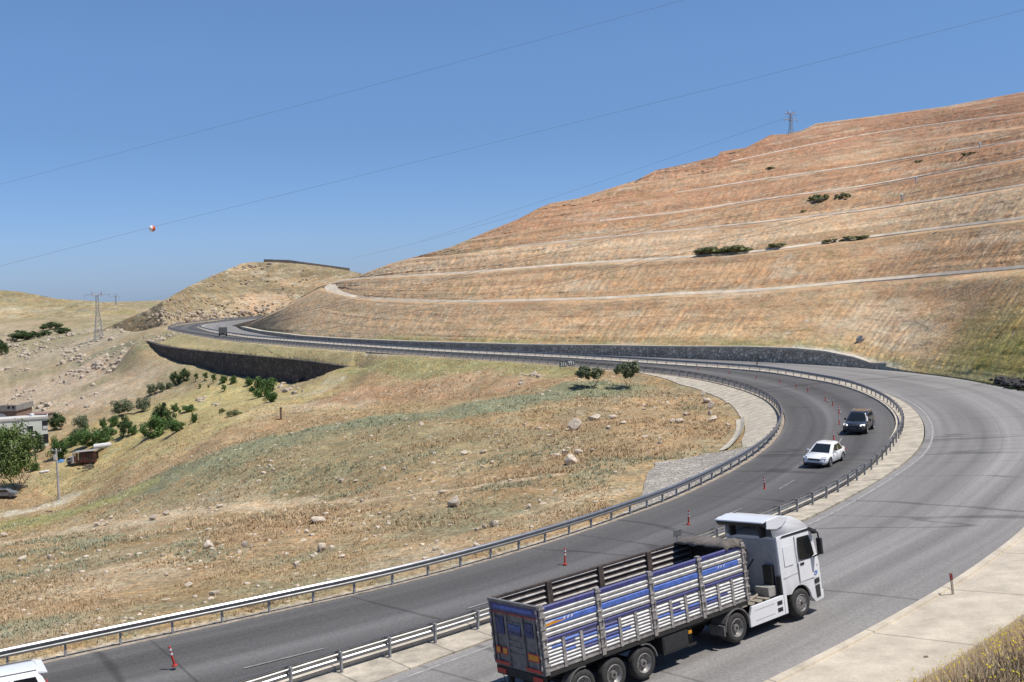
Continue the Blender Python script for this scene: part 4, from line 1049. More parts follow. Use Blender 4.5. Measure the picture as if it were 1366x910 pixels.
def build_truck():
    T = thing('semi_truck', 'white semi truck with an open blue and white slatted trailer climbing the near lane', 'truck', (.105, 32.536, .02), R3(.6654, .0351, -.1013))
    L, zt, zb = 9.31, 3.28, 1.27
    nP = 4; px = [0.0, 2.36, 4.66, 6.98, L]
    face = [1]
    def rib(mb, x0, x1, z1, h, y, out, mi, lip=.045):
        """one pressed slat: sloped top, upright face, undercut"""
        a = y; b = y+out
        mb.add([(x0,a,z1),(x1,a,z1),(x1,b,z1-lip),(x0,b,z1-lip),(x1,b,z1-h+.012),(x0,b,z1-h+.012),(x1,a,z1-h),(x0,a,z1-h)],
               [(0,1,2,3),(0,3,5,7),(1,6,4,2)], mi)
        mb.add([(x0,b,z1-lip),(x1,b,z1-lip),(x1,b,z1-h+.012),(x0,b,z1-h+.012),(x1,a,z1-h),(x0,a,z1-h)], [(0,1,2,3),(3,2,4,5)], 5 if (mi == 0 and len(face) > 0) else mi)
    # ---------------- right (near) side: four panels
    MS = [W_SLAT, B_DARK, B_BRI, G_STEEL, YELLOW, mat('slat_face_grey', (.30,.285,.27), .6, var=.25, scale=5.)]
    rows = [(3.285,.15,1),(3.115,.125,0),(2.975,.125,0),(2.83,.19,2),(2.62,.125,0),(2.475,.125,0),(2.33,.11,1)]
    LOWB = {0: [{1:2}, {0:2,1:1,3:2}, {0:1,1:2,3:2,4:1}], 1: [{0:1,1:2,3:1,4:2}, {3:2}, {}], 2: [{3:2}, {1:1,3:1,4:2}, {3:2,4:1}], 3: [{3:2,4:1}, {3:1}, {}]}
    for i in range(nP):
        x0, x1 = px[i]+.09, px[i+1]-.09
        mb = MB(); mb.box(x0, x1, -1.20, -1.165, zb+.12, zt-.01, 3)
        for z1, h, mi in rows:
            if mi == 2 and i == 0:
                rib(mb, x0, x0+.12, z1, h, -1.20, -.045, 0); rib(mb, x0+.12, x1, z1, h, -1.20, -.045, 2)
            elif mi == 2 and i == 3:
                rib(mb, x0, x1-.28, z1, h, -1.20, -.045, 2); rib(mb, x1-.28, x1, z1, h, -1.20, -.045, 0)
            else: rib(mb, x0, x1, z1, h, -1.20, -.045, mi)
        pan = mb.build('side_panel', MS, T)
        # painted wedge and slashes at the ends of the blue band
        if i in (0, 3):
            g = MB(); zc = 2.79; yy = -1.2475
            if i == 0:
                g.add([(x0+.12,yy,2.80),(x0+.95,yy,2.72),(x0+.12,yy,2.66)], [(0,1,2)], 4); g.add([(x0+.12,yy-.001,2.80),(x0+.6,yy-.001,2.80),(x0+.12,yy-.001,2.74)], [(0,1,2)], 0)
                for k in range(3): g.add([(x0+.80+.15*k,yy,2.73),(x0+.87+.15*k,yy,2.73),(x0+.93+.15*k,yy,2.80),(x0+.86+.15*k,yy,2.80)], [(0,1,2,3)], 0)
            else:
                for k in range(3): g.add([(x0+.80+.14*k,yy,2.73),(x0+.85+.14*k,yy,2.73),(x0+.91+.14*k,yy,2.80),(x0+.86+.14*k,yy,2.80)], [(0,1,2,3)], 0)
            g.build('painted_stripe', MS, pan)
        # lower gate with three bays
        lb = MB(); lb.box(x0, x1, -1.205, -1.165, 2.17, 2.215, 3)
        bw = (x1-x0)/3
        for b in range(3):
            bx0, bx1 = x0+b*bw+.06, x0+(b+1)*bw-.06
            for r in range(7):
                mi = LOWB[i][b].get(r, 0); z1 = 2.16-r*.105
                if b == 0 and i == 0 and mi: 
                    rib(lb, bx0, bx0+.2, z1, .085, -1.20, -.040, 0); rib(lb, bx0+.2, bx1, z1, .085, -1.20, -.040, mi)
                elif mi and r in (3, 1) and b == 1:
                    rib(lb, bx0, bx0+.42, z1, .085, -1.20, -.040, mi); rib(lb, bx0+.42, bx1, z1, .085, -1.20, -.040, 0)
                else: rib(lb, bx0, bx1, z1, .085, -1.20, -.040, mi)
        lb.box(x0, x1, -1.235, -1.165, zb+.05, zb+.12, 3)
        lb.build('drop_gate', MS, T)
        gp = MB()
        for b in (1, 2): gp.box(x0+b*bw-.055, x0+b*bw+.055, -1.262, -1.20, zb+.04, 2.22)
        gp.box(x0, x0+.07, -1.25, -1.20, zb+.06, 2.2); gp.box(x1-.07, x1, -1.25, -1.20, zb+.06, 2.2)
        gp.box(x0, x1, -1.212, -1.20, zb+.06, zb+.10); gp.build('gate_bar', G_STEEL, T, bevel=0)
    for i in range(5):
        mb = MB(); c_ = min(max(px[i], .075), L-.075)
        mb.box(c_-.075, c_+.075, -1.285, -1.14, zb-.02, zt+.06)
        for z in (1.5, 1.78, 2.05, 2.3, 2.6, 2.95, 3.2): mb.box(c_-.11, c_+.11, -1.31, -1.27, z, z+.06)
        for z in (1.65, 2.2, 2.8): mb.tube((c_+.05, -1.32, z), (c_+.05, -1.32, z+.16), .02)
        mb.build('side_pillar', mat('pillar_grey_%d' % i, (.27,.25,.235), .65, .1, var=.45, scale=7.), T, bevel=.008)
    # ---------------- left (far) side seen from inside
    for i in range(nP):
        x0, x1 = px[i]+.09, px[i+1]-.09
        mb = MB(); mb.box(x0, x1, 1.17, 1.22, zb+.1, zt-.01, 1)
        z1 = zt-.03
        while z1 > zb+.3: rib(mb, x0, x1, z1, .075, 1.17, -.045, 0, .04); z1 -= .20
        mb.box(x0, x1, 1.12, 1.23, zt-.02, zt+.03, 1)
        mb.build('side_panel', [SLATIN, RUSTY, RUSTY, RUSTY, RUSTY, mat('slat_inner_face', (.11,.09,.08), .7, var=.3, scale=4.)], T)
    for i in range(5):
        mb = MB(); c_ = min(max(px[i], .1), L-.1); mb.box(c_-.11, c_+.11, 1.07, 1.26, zb, zt+.03); mb.build('side_pillar', RUSTY, T, bevel=.01)
    # ---------------- floor, bulkhead, tailgate
    mb = MB(); mb.box(.08, L-.05, -1.165, 1.165, zb, zb+.10); mb.build('load_floor', RUSTY, T)
    mb = MB(); mb.box(L-.10, L-.02, -1.2, 1.2, zb, zt+.1)
    for z in (1.6, 2.0, 2.4, 2.8, 3.1): mb.box(L-.15, L-.10, -1.1, 1.1, z, z+.09)
    mb.build('bulkhead', mat('bulkhead_dark', (.05,.045,.04), .8, var=.3), T)
    mb = MB(); mb.box(0, .05, -1.21, 1.21, zb-.05, zt, 0)
    mb.box(-.04, 0, -1.2, 1.2, 2.98, zt-.06, 1); mb.box(-.047, -.04, -.95, .95, 3.05, zt-.13, 2); mb.box(-.03, 0, -1.2, 1.2, 2.90, 2.94, 3)
    mb.box(-.05, .06, -1.24, 1.24, zt-.05, zt+.04, 0)
    for y in (-1.0, -.40, .42, 1.0): mb.box(-.05, 0, y-.05, y+.05, zb, 2.9, 0)
    for k in range(6): mb.box(-.022, 0, -.38, .40, 1.62+k*.19, 1.73+k*.19, 0)
    tg = mb.build('tailgate', [mat('tailgate_shade_grey', (.17,.16,.155), .6, .1, var=.35, scale=6.), B_DARK, B_BRI, REDP], T, bevel=.006)  # darkened copy of the trailer grey: the rear's shade is in the colour
    mb = MB()
    for y0, y1, z0, z1, mi in ((-.30,.30,2.42,2.62,1),(-.30,.30,2.30,2.42,0),(-.92,-.50,2.32,2.75,0),(-.86,-.58,2.42,2.52,1),(.52,.92,2.25,2.78,0),(.55,.68,2.3,2.8,1)): mb.box(-.056, -.048 if abs(y0) > .4 else -.022, y0, y1, z0, z1, mi)
    mb.build('blue_emblem', [mat('faded_navy', (.05,.055,.13), .6, var=.35, scale=5.), mat('faded_blue', (.075,.11,.26), .6, var=.35, scale=5.)], tg)
    for y0, y1 in ((-1.10, -.55), (.45, .72), (.80, 1.05)):
        mb = MB(); mb.box(-.062, -.05, y0, y1, 1.62, 1.86, 0); mb.box(-.066, -.062, y0+.04, y1-.04, 1.66, 1.82, 1); mb.build('reflector_plate', [REDP, YELLOW], tg)
    mb = MB(); mb.box(-.07, -.05, -1.12, -.4, 1.30, 1.40); mb.box(-.07, -.05, .4, 1.12, 1.30, 1.40); mb.build('red_marking', REDP, tg)
    for x_ in (-.06,):
        for y in (-1.17, 1.17):
            mb = MB()
            for z in (1.4, 1.75, 2.1, 2.45, 2.8, 3.1): mb.tube((-.05, y, z), (-.05, y, z+.14), .035)
            mb.box(-.045, -.005, y-.02, y+.02, 1.38, 3.2); mb.build('hinge', G_STEEL, tg)
    # rolled tarpaulin at the front top
    mb = MB(); V = []; nx, ny = 9, 15
    for a in range(nx):
        for b in range(ny):
            y = -1.30+2.6*b/(ny-1); tt = a/(nx-1); x = L-.95+1.12*tt+.05*math.sin(b*1.3+a)
            z = zt+.10+.13*math.sin(math.pi*min(tt*1.05, 1))*(.7+.3*math.sin(b*.9))+.03*math.sin(b*2.1+a*1.7)
            if a == 0: z -= .06
            if b in (0, ny-1): z -= .30*(.3+tt*.7)
            if a == nx-1: z -= .28
            V.append((x, y, z))
    mb.add(V, [tuple(f) for f in grid_faces(nx, ny)]); tp = mb.build('tarpaulin', CANVAS, T, True)
    so_ = tp.modifiers.new('s', 'SOLIDIFY'); so_.thickness = .03
    # ---------------- trailer underside
    mb = MB()
    for y in (-.55, .55): mb.box(.3, L-.4, y-.08, y+.08, .86, zb)
    for x in (.4, 1.6, 2.9, 4.2, 5.6, 7.0, 8.6): mb.box(x-.06, x+.06, -1.18, 1.18, zb-.14, zb)
    mb.box(.15, L-.1, -1.24, -1.12, zb-.10, zb+.02); mb.box(.15, L-.1, 1.12, 1.24, zb-.10, zb+.02)
    mb.build('trailer_chassis', CHASSIS, T)
    mb = MB(); mb.box(.0, .14, -1.15, 1.15, .52, .66); mb.box(.05, .2, -.75, -.6, .6, zb-.1); mb.box(.05, .2, .6, .75, .6, zb-.1); mb.box(-.02, .08, -1.18, 1.18, zb-.32, zb-.06); mb.build('underrun_bar', CHASSIS, T, bevel=.01)
    for y in (-.9, .9):
        mb = MB(); mb.box(-.05, -.02, y-.22, y+.22, zb-.27, zb-.12); mb.build('tail_lamp', REDP, T)
    mb = MB(); mb.path([(-.03,.85,zb-.3),(-.06,.75,zb-.62),(-.06,.55,zb-.72),(-.03,.42,zb-.4)], .014); mb.build('hanging_cable', D_PLAST, T)
    a1 = 1.42
    for k in range(3):
        for sd_ in (-1, 1): add_wheel(T, 'wheel', a1+1.31*k, sd_*1.22, .52, .52, .36, RIM, .12, side=sd_)
        mb = MB(); mb.tube((a1+1.31*k, -.9, .52), (a1+1.31*k, .9, .52), .09); mb.build('axle', CHASSIS, T)
    def arch(xc, zc, r0, r1, y0, y1, a0, a1_, n=12):
        m_ = MB(); prof = [(xc+r1*math.cos(a), zc+r1*math.sin(a)) for a in np.linspace(a0, a1_, n)] + [(xc+r0*math.cos(a), zc+r0*math.sin(a)) for a in np.linspace(a1_, a0, n)]
        for q in range(n-1):
            i0, i1, j0, j1 = prof[q], prof[q+1], prof[2*n-1-q], prof[2*n-2-q]
            m_.prism([i0, i1, j1, j0], y0, y1)
        return m_
    for sd_ in (-1, 1):
        y0, y1 = sorted((sd_*.86, sd_*1.235))
        arch(a1, .55, .56, .60, y0, y1, 1.3, 3.0).build('mudguard', SKIRT_G, T); arch(a1+2.62, .55, .56, .60, y0, y1, .1, 1.7).build('mudguard', SKIRT_G, T)
    mb = MB(); mb.box(4.95, 6.15, -1.2, -.62, .52, 1.12); mb.box(5.0, 6.1, -1.215, -1.2, .58, 1.06); mb.build('toolbox', D_PLAST, T, bevel=.02)
    mb = MB(); mb.box(4.9, 6.1, .65, 1.2, .5, 1.1); mb.build('toolbox', D_PLAST, T, bevel=.02)
    mb = MB(); mb.box(6.2, 6.36, -1.18, -1.02, .9, 1.0); mb.build('side_marker', YELLOW, T)
    for y in (-.75, .75):
        mb = MB(); mb.box(6.55, 6.72, y-.08, y+.08, .45, zb); mb.box(6.45, 6.82, y-.14, y+.14, .36, .45); mb.build('landing_leg', CHASSIS, T)
    # ================= tractor
    xd, xs = 8.54, 12.14; R = .52
    mb = MB()
    for y in (-.42, .42): mb.box(7.9, 13.2, y-.05, y+.05, .72, .98)
    mb.box(8.0, 8.2, -.5, .5, .6, .95); mb.box(11.2, 13.0, -.9, .9, .5, .75); mb.box(9.2, 11.3, -1.0, 1.0, .45, .7)
    mb.build('tractor_chassis', CHASSIS, T)
    for sd_ in (-1, 1):
        add_wheel(T, 'wheel', xd, sd_*1.24, R, R, .60, RIM, .16, side=sd_); add_wheel(T, 'wheel', xs, sd_*1.22, R, R, .32, RIM, .02, side=sd_)
        y0, y1 = sorted((sd_*.60, sd_*1.27)); arch(xd, R+.04, .60, .645, y0, y1, -.1, math.pi+.05, 16).build('mudguard', SKIRT_G, T)
        mb = MB(); mb.box(xd-.72, xd-.66, y0, y1, .40, .75); mb.build('mud_flap', SKIRT_G, T)
        # white side skirt with two vents
        ya, yb = sorted((sd_*1.22, sd_*1.12)); yo = sd_*1.225
        mb = MB(); mb.prism([(9.26,.34),(11.35,.34),(11.35,1.04),(9.42,1.04),(9.26,.7)], ya, yb); sk = mb.build('side_skirt', W_PAINT, T, bevel=.018)
        mb = MB()
        for z in (.50, .74): mb.box(10.78, 11.06, min(yo, yo-sd_*.01), max(yo, yo-sd_*.01)+.001, z, z+.15)
        mb.build('vent', D_PLAST, sk)
        mb = MB(); mb.box(9.55, 10.62, min(yo, yo-sd_*.004), max(yo, yo-sd_*.004)+.0005, .86, .875); mb.box(9.55, 10.62, min(yo, yo-sd_*.004), max(yo, yo-sd_*.004)+.0005, .50, .515); mb.box(11.17, 11.19, min(yo, yo-sd_*.004), max(yo, yo-sd_*.004)+.0005, .36, 1.03); mb.build('panel_groove', mat('groove_grey', (.25,.25,.26), .6), sk)
    mb = MB(); mb.box(9.05, 11.1, -.95, .95, 1.0, 1.04)
    for k in range(3): mb.box(9.5+k*.42, 9.72+k*.42, -1.1, -.3, 1.04, 1.075)
    mb.tube((9.3, -.9, 1.1), (10.7, -.5, 1.12), .05); mb.build('deck_plate', TANK, T, bevel=.006)
    mb = MB(); mb.lathe_z([(1.0,.5),(1.10,.48)], 8.45, 0, 20); mb.build('fifth_wheel', CHASSIS, T)
    mb = MB(); mb.box(10.62, 11.05, -1.02, -.4, 1.04, 1.40); mb.build('battery_box', mat('box_grey', (.30,.29,.27), .6, var=.2), T, bevel=.02)
    mb = MB(); mb.lathe_z([(1.05,.17),(2.5,.17)], 10.98, .55, 14); mb.path([(10.95,-.2,2.3),(10.3,-.1,1.7),(9.9,0,1.4),(9.6,0,1.3)], .03); mb.box(10.98, 11.15, -.95, -.55, 1.1, 2.1); mb.build('air_intake', D_PLAST, T)
    # ladder between trailer and cab
    mb = MB()
    for y in (-.98, -.62): mb.tube((L+.16, y, 1.35), (L+.16, y, 3.2), .014)
    for z in np.arange(1.5, 3.2, .3): mb.tube((L+.16, -.98, z), (L+.16, -.62, z), .012)
    mb.build('ladder', G_STEEL, T)
    # ---- cab: shell by cross sections, x forward
    xr = 11.18
    side = [(xr,.98),(11.42,.98),(11.46,.80),(11.52,.98)]
    arcp = [(xs+.63*math.cos(a), R+.03+.63*math.sin(a)) for a in np.linspace(2.45, .10, 12)]
    prof = [(xr,1.0)] + arcp + [(13.02,.36),(13.50,.36),(13.56,.55),(13.56,1.25),(13.54,1.75),(13.36,2.45),(13.20,3.02),(13.02,3.12),(xr,3.12)]
    n = len(prof); mb = MB(); hw = 1.215
    # taper inwards at the front corners: two slices each side
    def sl(f): return [(x, f, z) for x, z in prof]
    ys_ = [-hw, -hw+.02, hw-.02, hw]
    V = []
    for y in ys_:
        for x, z in prof:
            fx = max(0, (x-12.9)/.66); ins = .10*fx*fx; tz = .05*max(0, (z-1.9)/1.2)
            yy = math.copysign(abs(y)-ins-tz, y); xx = x-(0.03 if abs(y) == hw else 0)*(x > 13)
            V.append((xx, yy, z))
    Fc = [tuple(range(n)), tuple(4*n-1-i for i in range(n))]
    for k in range(3): Fc += [(k*n+i, (k+1)*n+i, (k+1)*n+(i+1) % n, k*n+(i+1) % n) for i in range(n)]
    mb.add(V, Fc); cab = mb.build('cab', W_PAINT, T, 30, bevel=.035, seg=3)
    # rear wall detail, its shade put into a darker grey than the cab paint
    mb = MB(); mb.box(xr-.02, xr, -1.1, 1.1, 1.05, 3.0); mb.box(xr-.035, xr-.02, -.9, -.86, 1.1, 2.95); mb.box(xr-.035, xr-.02, .86, .9, 1.1, 2.95); mb.box(xr-.03, xr-.02, -1.0, 1.0, 2.55, 2.575); mb.build('rear_wall', mat('cab_rear_shade_grey', (.40,.41,.43), .5, var=.1), T)
    # high roof fairing, open behind
    def hood(y, ins):
        return [(xr-.10,y,3.12),(xr-.16,y*ins,3.62),(xr+.02,y*ins*.98,3.80),(11.75,y*ins*.97,3.80),(12.35,y*ins*.96,3.66),(12.85,y*ins*.98,3.38),(13.14,y,3.12)]
    mb = MB(); h0_, h1_ = hood(-1.14, .93), hood(1.14, .93); m = len(h0_)
    V = h0_+h1_; Fc = [(i, i+1, m+i+1, m+i) for i in range(m-1)] + [tuple(range(m)), tuple(range(2*m-1, m-1, -1))]
    Fc = [f for f in Fc if f != (0, 1, m+1, m)]
    mb.add(V, Fc); hd = mb.build('roof_fairing', W_PAINT, T, 35)
    s_o = hd.modifiers.new('s', 'SOLIDIFY'); s_o.thickness = .035; s_o.offset = -1
    # rear deflector lip spanning the width, dark underneath
    mb = MB(); mb.prism([(xr-.62,3.72),(xr-.60,3.77),(xr+.05,3.86),(xr+.32,3.83),(xr+.02,3.78)], -1.12, 1.12); mb.build('roof_deflector', W_PAINT, T, bevel=.012)
    mb = MB(); mb.prism([(xr-.60,3.715),(xr+.0,3.775),(xr+.0,3.60),(xr-.5,3.57)], -1.10, 1.10); mb.box(xr-.3, xr-.02, -.75, -.65, 3.12, 3.6); mb.box(xr-.3, xr-.02, .65, .75, 3.12, 3.6); mb.build('deflector_liner', D_PLAST, T)
    for sd_ in (-1, 1):
        mb = MB(); y0, y1 = sorted((sd_*1.125, sd_*1.165)); mb.prism([(xr-.45,3.50),(xr-.42,3.80),(xr+.35,3.84),(12.0,3.70),(11.6,3.45),(xr+.1,3.40)], y0, y1); mb.build('side_fin', W_PAINT, T, bevel=.015)
        yo = sd_*1.2; 
        # dark groove under the fairing and the sun visor
        mb = MB(); y0, y1 = sorted((sd_*1.10, sd_*1.17)); mb.prism([(xr+.35,3.10),(13.14,3.10),(13.20,3.02),(xr+.2,3.02)], y0, y1); mb.build('roof_seam', D_PLAST, T)
        def Ys(x, z, e): 
            fx = max(0, (x-12.9)/.66); return sd_*(hw-.10*fx*fx-.05*max(0, (z-1.9)/1.2)+e)
        def patch(name, pts, m_, e=.006, par=None, t=.012):
            q = [(x, Ys(x, z, e), z) for x, z in pts]; q2 = [(x, Ys(x, z, e-t), z) for x, z in pts]; k = len(q)
            b = MB(); b.add(q+q2, [tuple(range(k)), tuple(range(2*k-1, k-1, -1))]+[(i, (i+1) % k, k+(i+1) % k, k+i) for i in range(k)]); return b.build(name, m_, par or T)
        patch('side_window', [(12.30,2.06),(12.98,2.02),(13.20,2.10),(13.10,2.55),(13.0,2.86),(12.34,2.88)], GLASS_D)
        dr = patch('door', [(12.22,1.28),(13.08,1.28),(13.24,1.5),(13.26,1.98),(12.22,2.0)], W_PAINT, .008)
        patch('door_handle', [(12.30,1.86),(12.52,1.86),(12.52,1.95),(12.30,1.95)], D_PLAST, .022, dr)
        patch('door_seam', [(12.17,1.15),(12.195,1.15),(12.195,2.95),(12.17,2.95)], mat('seam_grey', (.2,.2,.21), .6), .004)
        patch('sleeper_panel', [(11.45,2.0),(11.95,2.0),(11.95,2.7),(11.45,2.7)], W_PAINT, .008)
        patch('side_moulding', [(11.3,1.58),(13.40,1.66),(13.40,1.69),(11.3,1.61)], mat('moulding_grey', (.35,.36,.37), .5), .006)
        patch('rear_air_baffle', [(xr+.0,1.05),(xr+.17,1.05),(xr+.17,3.02),(xr+.0,3.05)], mat('baffle_white', (.66,.67,.69), .45), .006)
        patch('blue_badge', [(13.02,1.34),(13.22,1.34),(13.30,1.46),(13.10,1.50)], B_BRI, .01)
        patch('corner_step', [(13.08,.50),(13.36,.50),(13.36,.95),(13.06,.95)], D_PLAST, .006)
        patch('corner_grille', [(13.06,1.02),(13.38,1.02),(13.38,1.2),(13.06,1.2)], D_PLAST, .006)
        # wheel-arch liner
        mb = MB(); y0, y1 = sorted((sd_*1.13, sd_*.85)); m_ = arch(xs, R+.03, .60, .625, y0, y1, .1, 2.6); m_.build('arch_liner', D_PLAST, T)
        # mirrors on dark arms
        mb = MB(); ym = sd_*1.47; y0, y1 = sorted((ym-.11, ym+.11)); mb.box(13.16, 13.28, y0, y1, 2.12, 2.72); mb.build('mirror', D_PLAST, T, bevel=.03)
        mb = MB(); mb.path([(13.1, sd_*1.12, 3.0),(13.24, sd_*1.42, 2.92),(13.22, ym, 2.70)], .035); mb.path([(13.2, sd_*1.12, 1.98),(13.22, ym, 2.14)], .03); mb.box(13.2, 13.34, min(sd_*1.0, sd_*1.3), max(sd_*1.0, sd_*1.3), 2.86, 3.0); mb.build('mirror_arm', D_PLAST, T)
        # headlamp
        mb = MB(); y0, y1 = sorted((sd_*.70, sd_*1.06)); mb.box(13.53, 13.585, y0, y1, .72, .98); mb.build('headlamp', mat('lamp_glass', (.5,.5,.5), .1), T, bevel=.01)
        mb = MB(); mb.box(xr-.08, xr+.02, min(sd_*1.02, sd_*1.2), max(sd_*1.02, sd_*1.2), 1.05, 1.7); mb.build('rear_corner_pad', D_PLAST, T)
    mb = MB(); mb.add([(13.565,-1.0,1.82),(13.565,1.0,1.82),(13.27,.95,2.92),(13.27,-.95,2.92)], [(0,1,2,3)]); 
    q = mb.build('windscreen', GLASS_D, T); mb = MB(); mb.prism([(13.2,2.98),(13.48,2.88),(13.50,2.96),(13.24,3.1)], -1.08, 1.08); mb.build('sun_visor', D_PLAST, T, bevel=.01)
    mb = MB(); mb.box(13.55, 13.585, -.85, .85, 1.05, 1.70)
    for k in range(4): mb.box(13.585, 13.60, -.82, .82, 1.12+k*.15, 1.16+k*.15)
    mb.build('grille', D_PLAST, T); mb = MB(); mb.box(13.40, 13.62, -1.12, 1.12, .34, .70); mb.build('bumper', W_PAINT, T, bevel=.04); mb = MB(); mb.box(13.62, 13.63, -.28, .28, .45, .56); mb.build('number_plate', M_WHT, T)
    return T
TRUCK = build_truck()
# ------------------------------------------------------------------ cars
def road_z(p):
    ii, oo = offset_to(IN, NIN, [p[0]], [p[1]]); return float(zinn(IN[ii[0]], oo[0])) - .014
def car(name, label, u, v, yaw, paint, L=4.6, W=1.76, H=1.47, kind='sedan', zfix=None, dark_low=None, extra=None):
    z = 0.
    for _ in range(6): p = Pz(u, v, z); z = road_z(p) if zfix is None else zfix
    T = thing(name, label, 'car', (p[0], p[1], z), yaw)
    l = L/2; w = W/2; belt = H*.60; r = .33 if kind != 'suv' else .37
    # lower body: stations along x
    if kind == 'sedan': st = [(-l, .80, .30, .78*H*.72), (-l+.12, .92, .22, H*.66), (-l+.75, 1., .2, H*.675), (-l+1.1, 1., .2, H*.63), (0, 1., .2, H*.61), (l-1.5, 1., .2, H*.60), (l-1.05, .985, .2, H*.575), (l-.45, .95, .2, H*.52), (l-.12, .84, .22, H*.45), (l, .70, .30, H*.36)]
    else: st = [(-l, .84, .36, H*.56), (-l+.1, .94, .28, H*.62), (-l+.7, 1., .26, H*.62), (0, 1., .26, H*.60), (l-1.35, 1., .26, H*.60), (l-1.0, .985, .26, H*.585), (l-.4, .96, .26, H*.555), (l-.08, .88, .28, H*.49), (l, .78, .34, H*.40)]
    V = []; m = 11
    for x, wf, zb_, zt_ in st:
        ww = w*wf; h = zt_-zb_
        half = [(ww*.72, zb_), (ww*.93, zb_+.06), (ww*.985, zb_+h*.3), (ww, zb_+h*.55), (ww*.975, zb_+h*.86), (ww*.90, zt_-.015)]
        ring = [(-y, zz) for y, zz in half[::-1]]
        ring = [(-a, b) for a, b in half] [::-1]
        full = [(0, zt_+.015)] + [(a, b) for a, b in half[::-1]] + [(-a, b) for a, b in half]
        V += [(x - math.copysign(.22*(min(abs(a)/w, 1))**3, x)*max(0, (abs(x)-(l-.7))/.7), a, b) for a, b in full]
    m = 13; mb = MB(); ns = len(st)
    Fc = []
    for i in range(ns-1):
        for k in range(m): Fc.append((i*m+k, i*m+(k+1) % m, (i+1)*m+(k+1) % m, (i+1)*m+k))
    Fc += [tuple(range(m)), tuple((ns-1)*m+k for k in range(m-1, -1, -1))]
    mb.add(V, Fc); body = mb.build('body', paint, T, 50)
    # greenhouse
    if kind == 'sedan': gx = [(-l+.50, -l+1.20), (l-1.15, l-2.10)]
    elif kind == 'suv': gx = [(-l+.12, -l+.42), (l-1.25, l-1.95)]
    else: gx = [(-l+.05, -l+.35), (l-1.1, l-1.75)]
    (b0, t0), (f0, f1) = gx; zb_ = H*.585; bw = w*.93; tw = w*.74
    def ringz(t):  # t 0 belt .. 1 roof edge
        xb = b0+(t0-b0)*t; xf = f0+(f1-f0)*t; ww = bw+(tw-bw)*t; zz = zb_+(H*.955-zb_)*t; c = .12
        return [(xb, -ww+c, zz), (xb+c*.8, -ww, zz), (xf-c*1.4, -ww, zz), (xf, -ww+c*1.6, zz), (xf, ww-c*1.6, zz), (xf-c*1.4, ww, zz), (xb+c*.8, ww, zz), (xb, ww-c, zz)]
    rg = [ringz(0), ringz(.5), ringz(.93)]
    top = [(x*.995+.0, y*.90, H*.985) for x, y, zz in ringz(1.)]; ctr = [(x*.9+(t0+f1)/2*.1, y*.55, H) for x, y, zz in ringz(1.)]
    rg += [top, ctr]; V = sum(rg, []); Fc = []
    for i in range(4):
        for k in range(8): Fc.append((i*8+k, i*8+(k+1) % 8, (i+1)*8+(k+1) % 8, (i+1)*8+k))
    Fc.append(tuple(32+k for k in range(8)))
    mb = MB(); mb.add(V, Fc); mb.build('cabin', paint, T, 50)
    def lerp(a, b, t): return tuple(a[i]+(b[i]-a[i])*t for i in range(3))
    def pane(nm, k0, k1, lo, hi, sh0, sh1, push):
        A, B_ = ringz(lo), ringz(hi); a, b, c, d = A[k0], A[k1], B_[k1], B_[k0]
        a2, b2 = lerp(a, b, sh0), lerp(a, b, 1-sh1); c2, d2 = lerp(d, c, 1-sh1), lerp(d, c, sh0)
        q = [tuple(np.array(p_)+np.array(push)) for p_ in (a2, b2, c2, d2)]
        b_ = MB(); b_.add(q, [(0, 1, 2, 3)]); return b_.build(nm, GLASS_D, T)
    pane('windscreen', 3, 4, .06, .92, -.04, -.04, (.012, 0, .012)); pane('rear_window', 7, 0, .12, .9, .02, .02, (-.012, 0, .012))
    for k0, k1, s in ((1, 2, -1), (5, 6, 1)):
        fw = 0 if s < 0 else 1
        for a, b in ((.06, .54), (.50, .05)) if kind == 'sedan' else ((.04, .68), (.36, .36), (.67, .06)):
            a_, b_ = (a, b) if s < 0 else (b, a)
            pane('side_window', k0, k1, .10, .88, a_, b_, (0, s*.008, .003))
    # wheels and arches
    for sx in (-1, 1):
        xw = l-.86 if sx > 0 else -l+.92
        for s in (-1, 1):
            b_ = MB(); b_.lathe_y([(s*(w*1.003), r*1.13), (s*(w*1.003), .0005)], xw, r+.02, 20)
            b_.build('wheel_arch', D_PLAST, T)
            add_wheel(T, 'wheel', xw, s*(w+.02), r, r, .2, mat('alloy_'+name, (.45,.45,.46), .4, .5), .03, 20, side=s)
    # lamps, grille, bumper intake, plate, mirrors
    xf = l
    for s in (-1, 1):
        b_ = MB(); y0, y1 = sorted((s*w*.52, s*w*.88)); zl = H*.43
        b_.add([(xf-.10,y0 if s > 0 else y1,zl-.05),(xf-.26,y1 if s > 0 else y0,zl-.02),(xf-.40,y1 if s > 0 else y0,zl+.10),(xf-.14,y0 if s > 0 else y1,zl+.07)], [(0,1,2,3)])
        V_ = [(a+.035, c_*1.02, d+.03) for a, c_, d in b_.v]; b_.v = V_; o = b_.build('headlight', mat('lamp_clear_'+name, (.62,.64,.66), .12, spec=.8, emit=((1., .97, .9) if kind == 'suv' else None)), T)
        so2 = o.modifiers.new('s', 'SOLIDIFY'); so2.thickness = .05; so2.offset = 0
        b_ = MB(); y0, y1 = sorted((s*w*.60, s*w*.90)); b_.box(-l-.015, -l+.06, y0, y1, H*.44, H*.56); b_.build('tail_light', REDP, T, bevel=.01)
        b_ = MB(); y0, y1 = sorted((s*(w*.95), s*(w*.95+.20))); b_.box(l-1.62, l-1.50, y0, y1, H*.60, H*.69); b_.build('wing_mirror', paint, T, bevel=.03)
        b_ = MB()
        for xx in ((-.15, .05)): pass
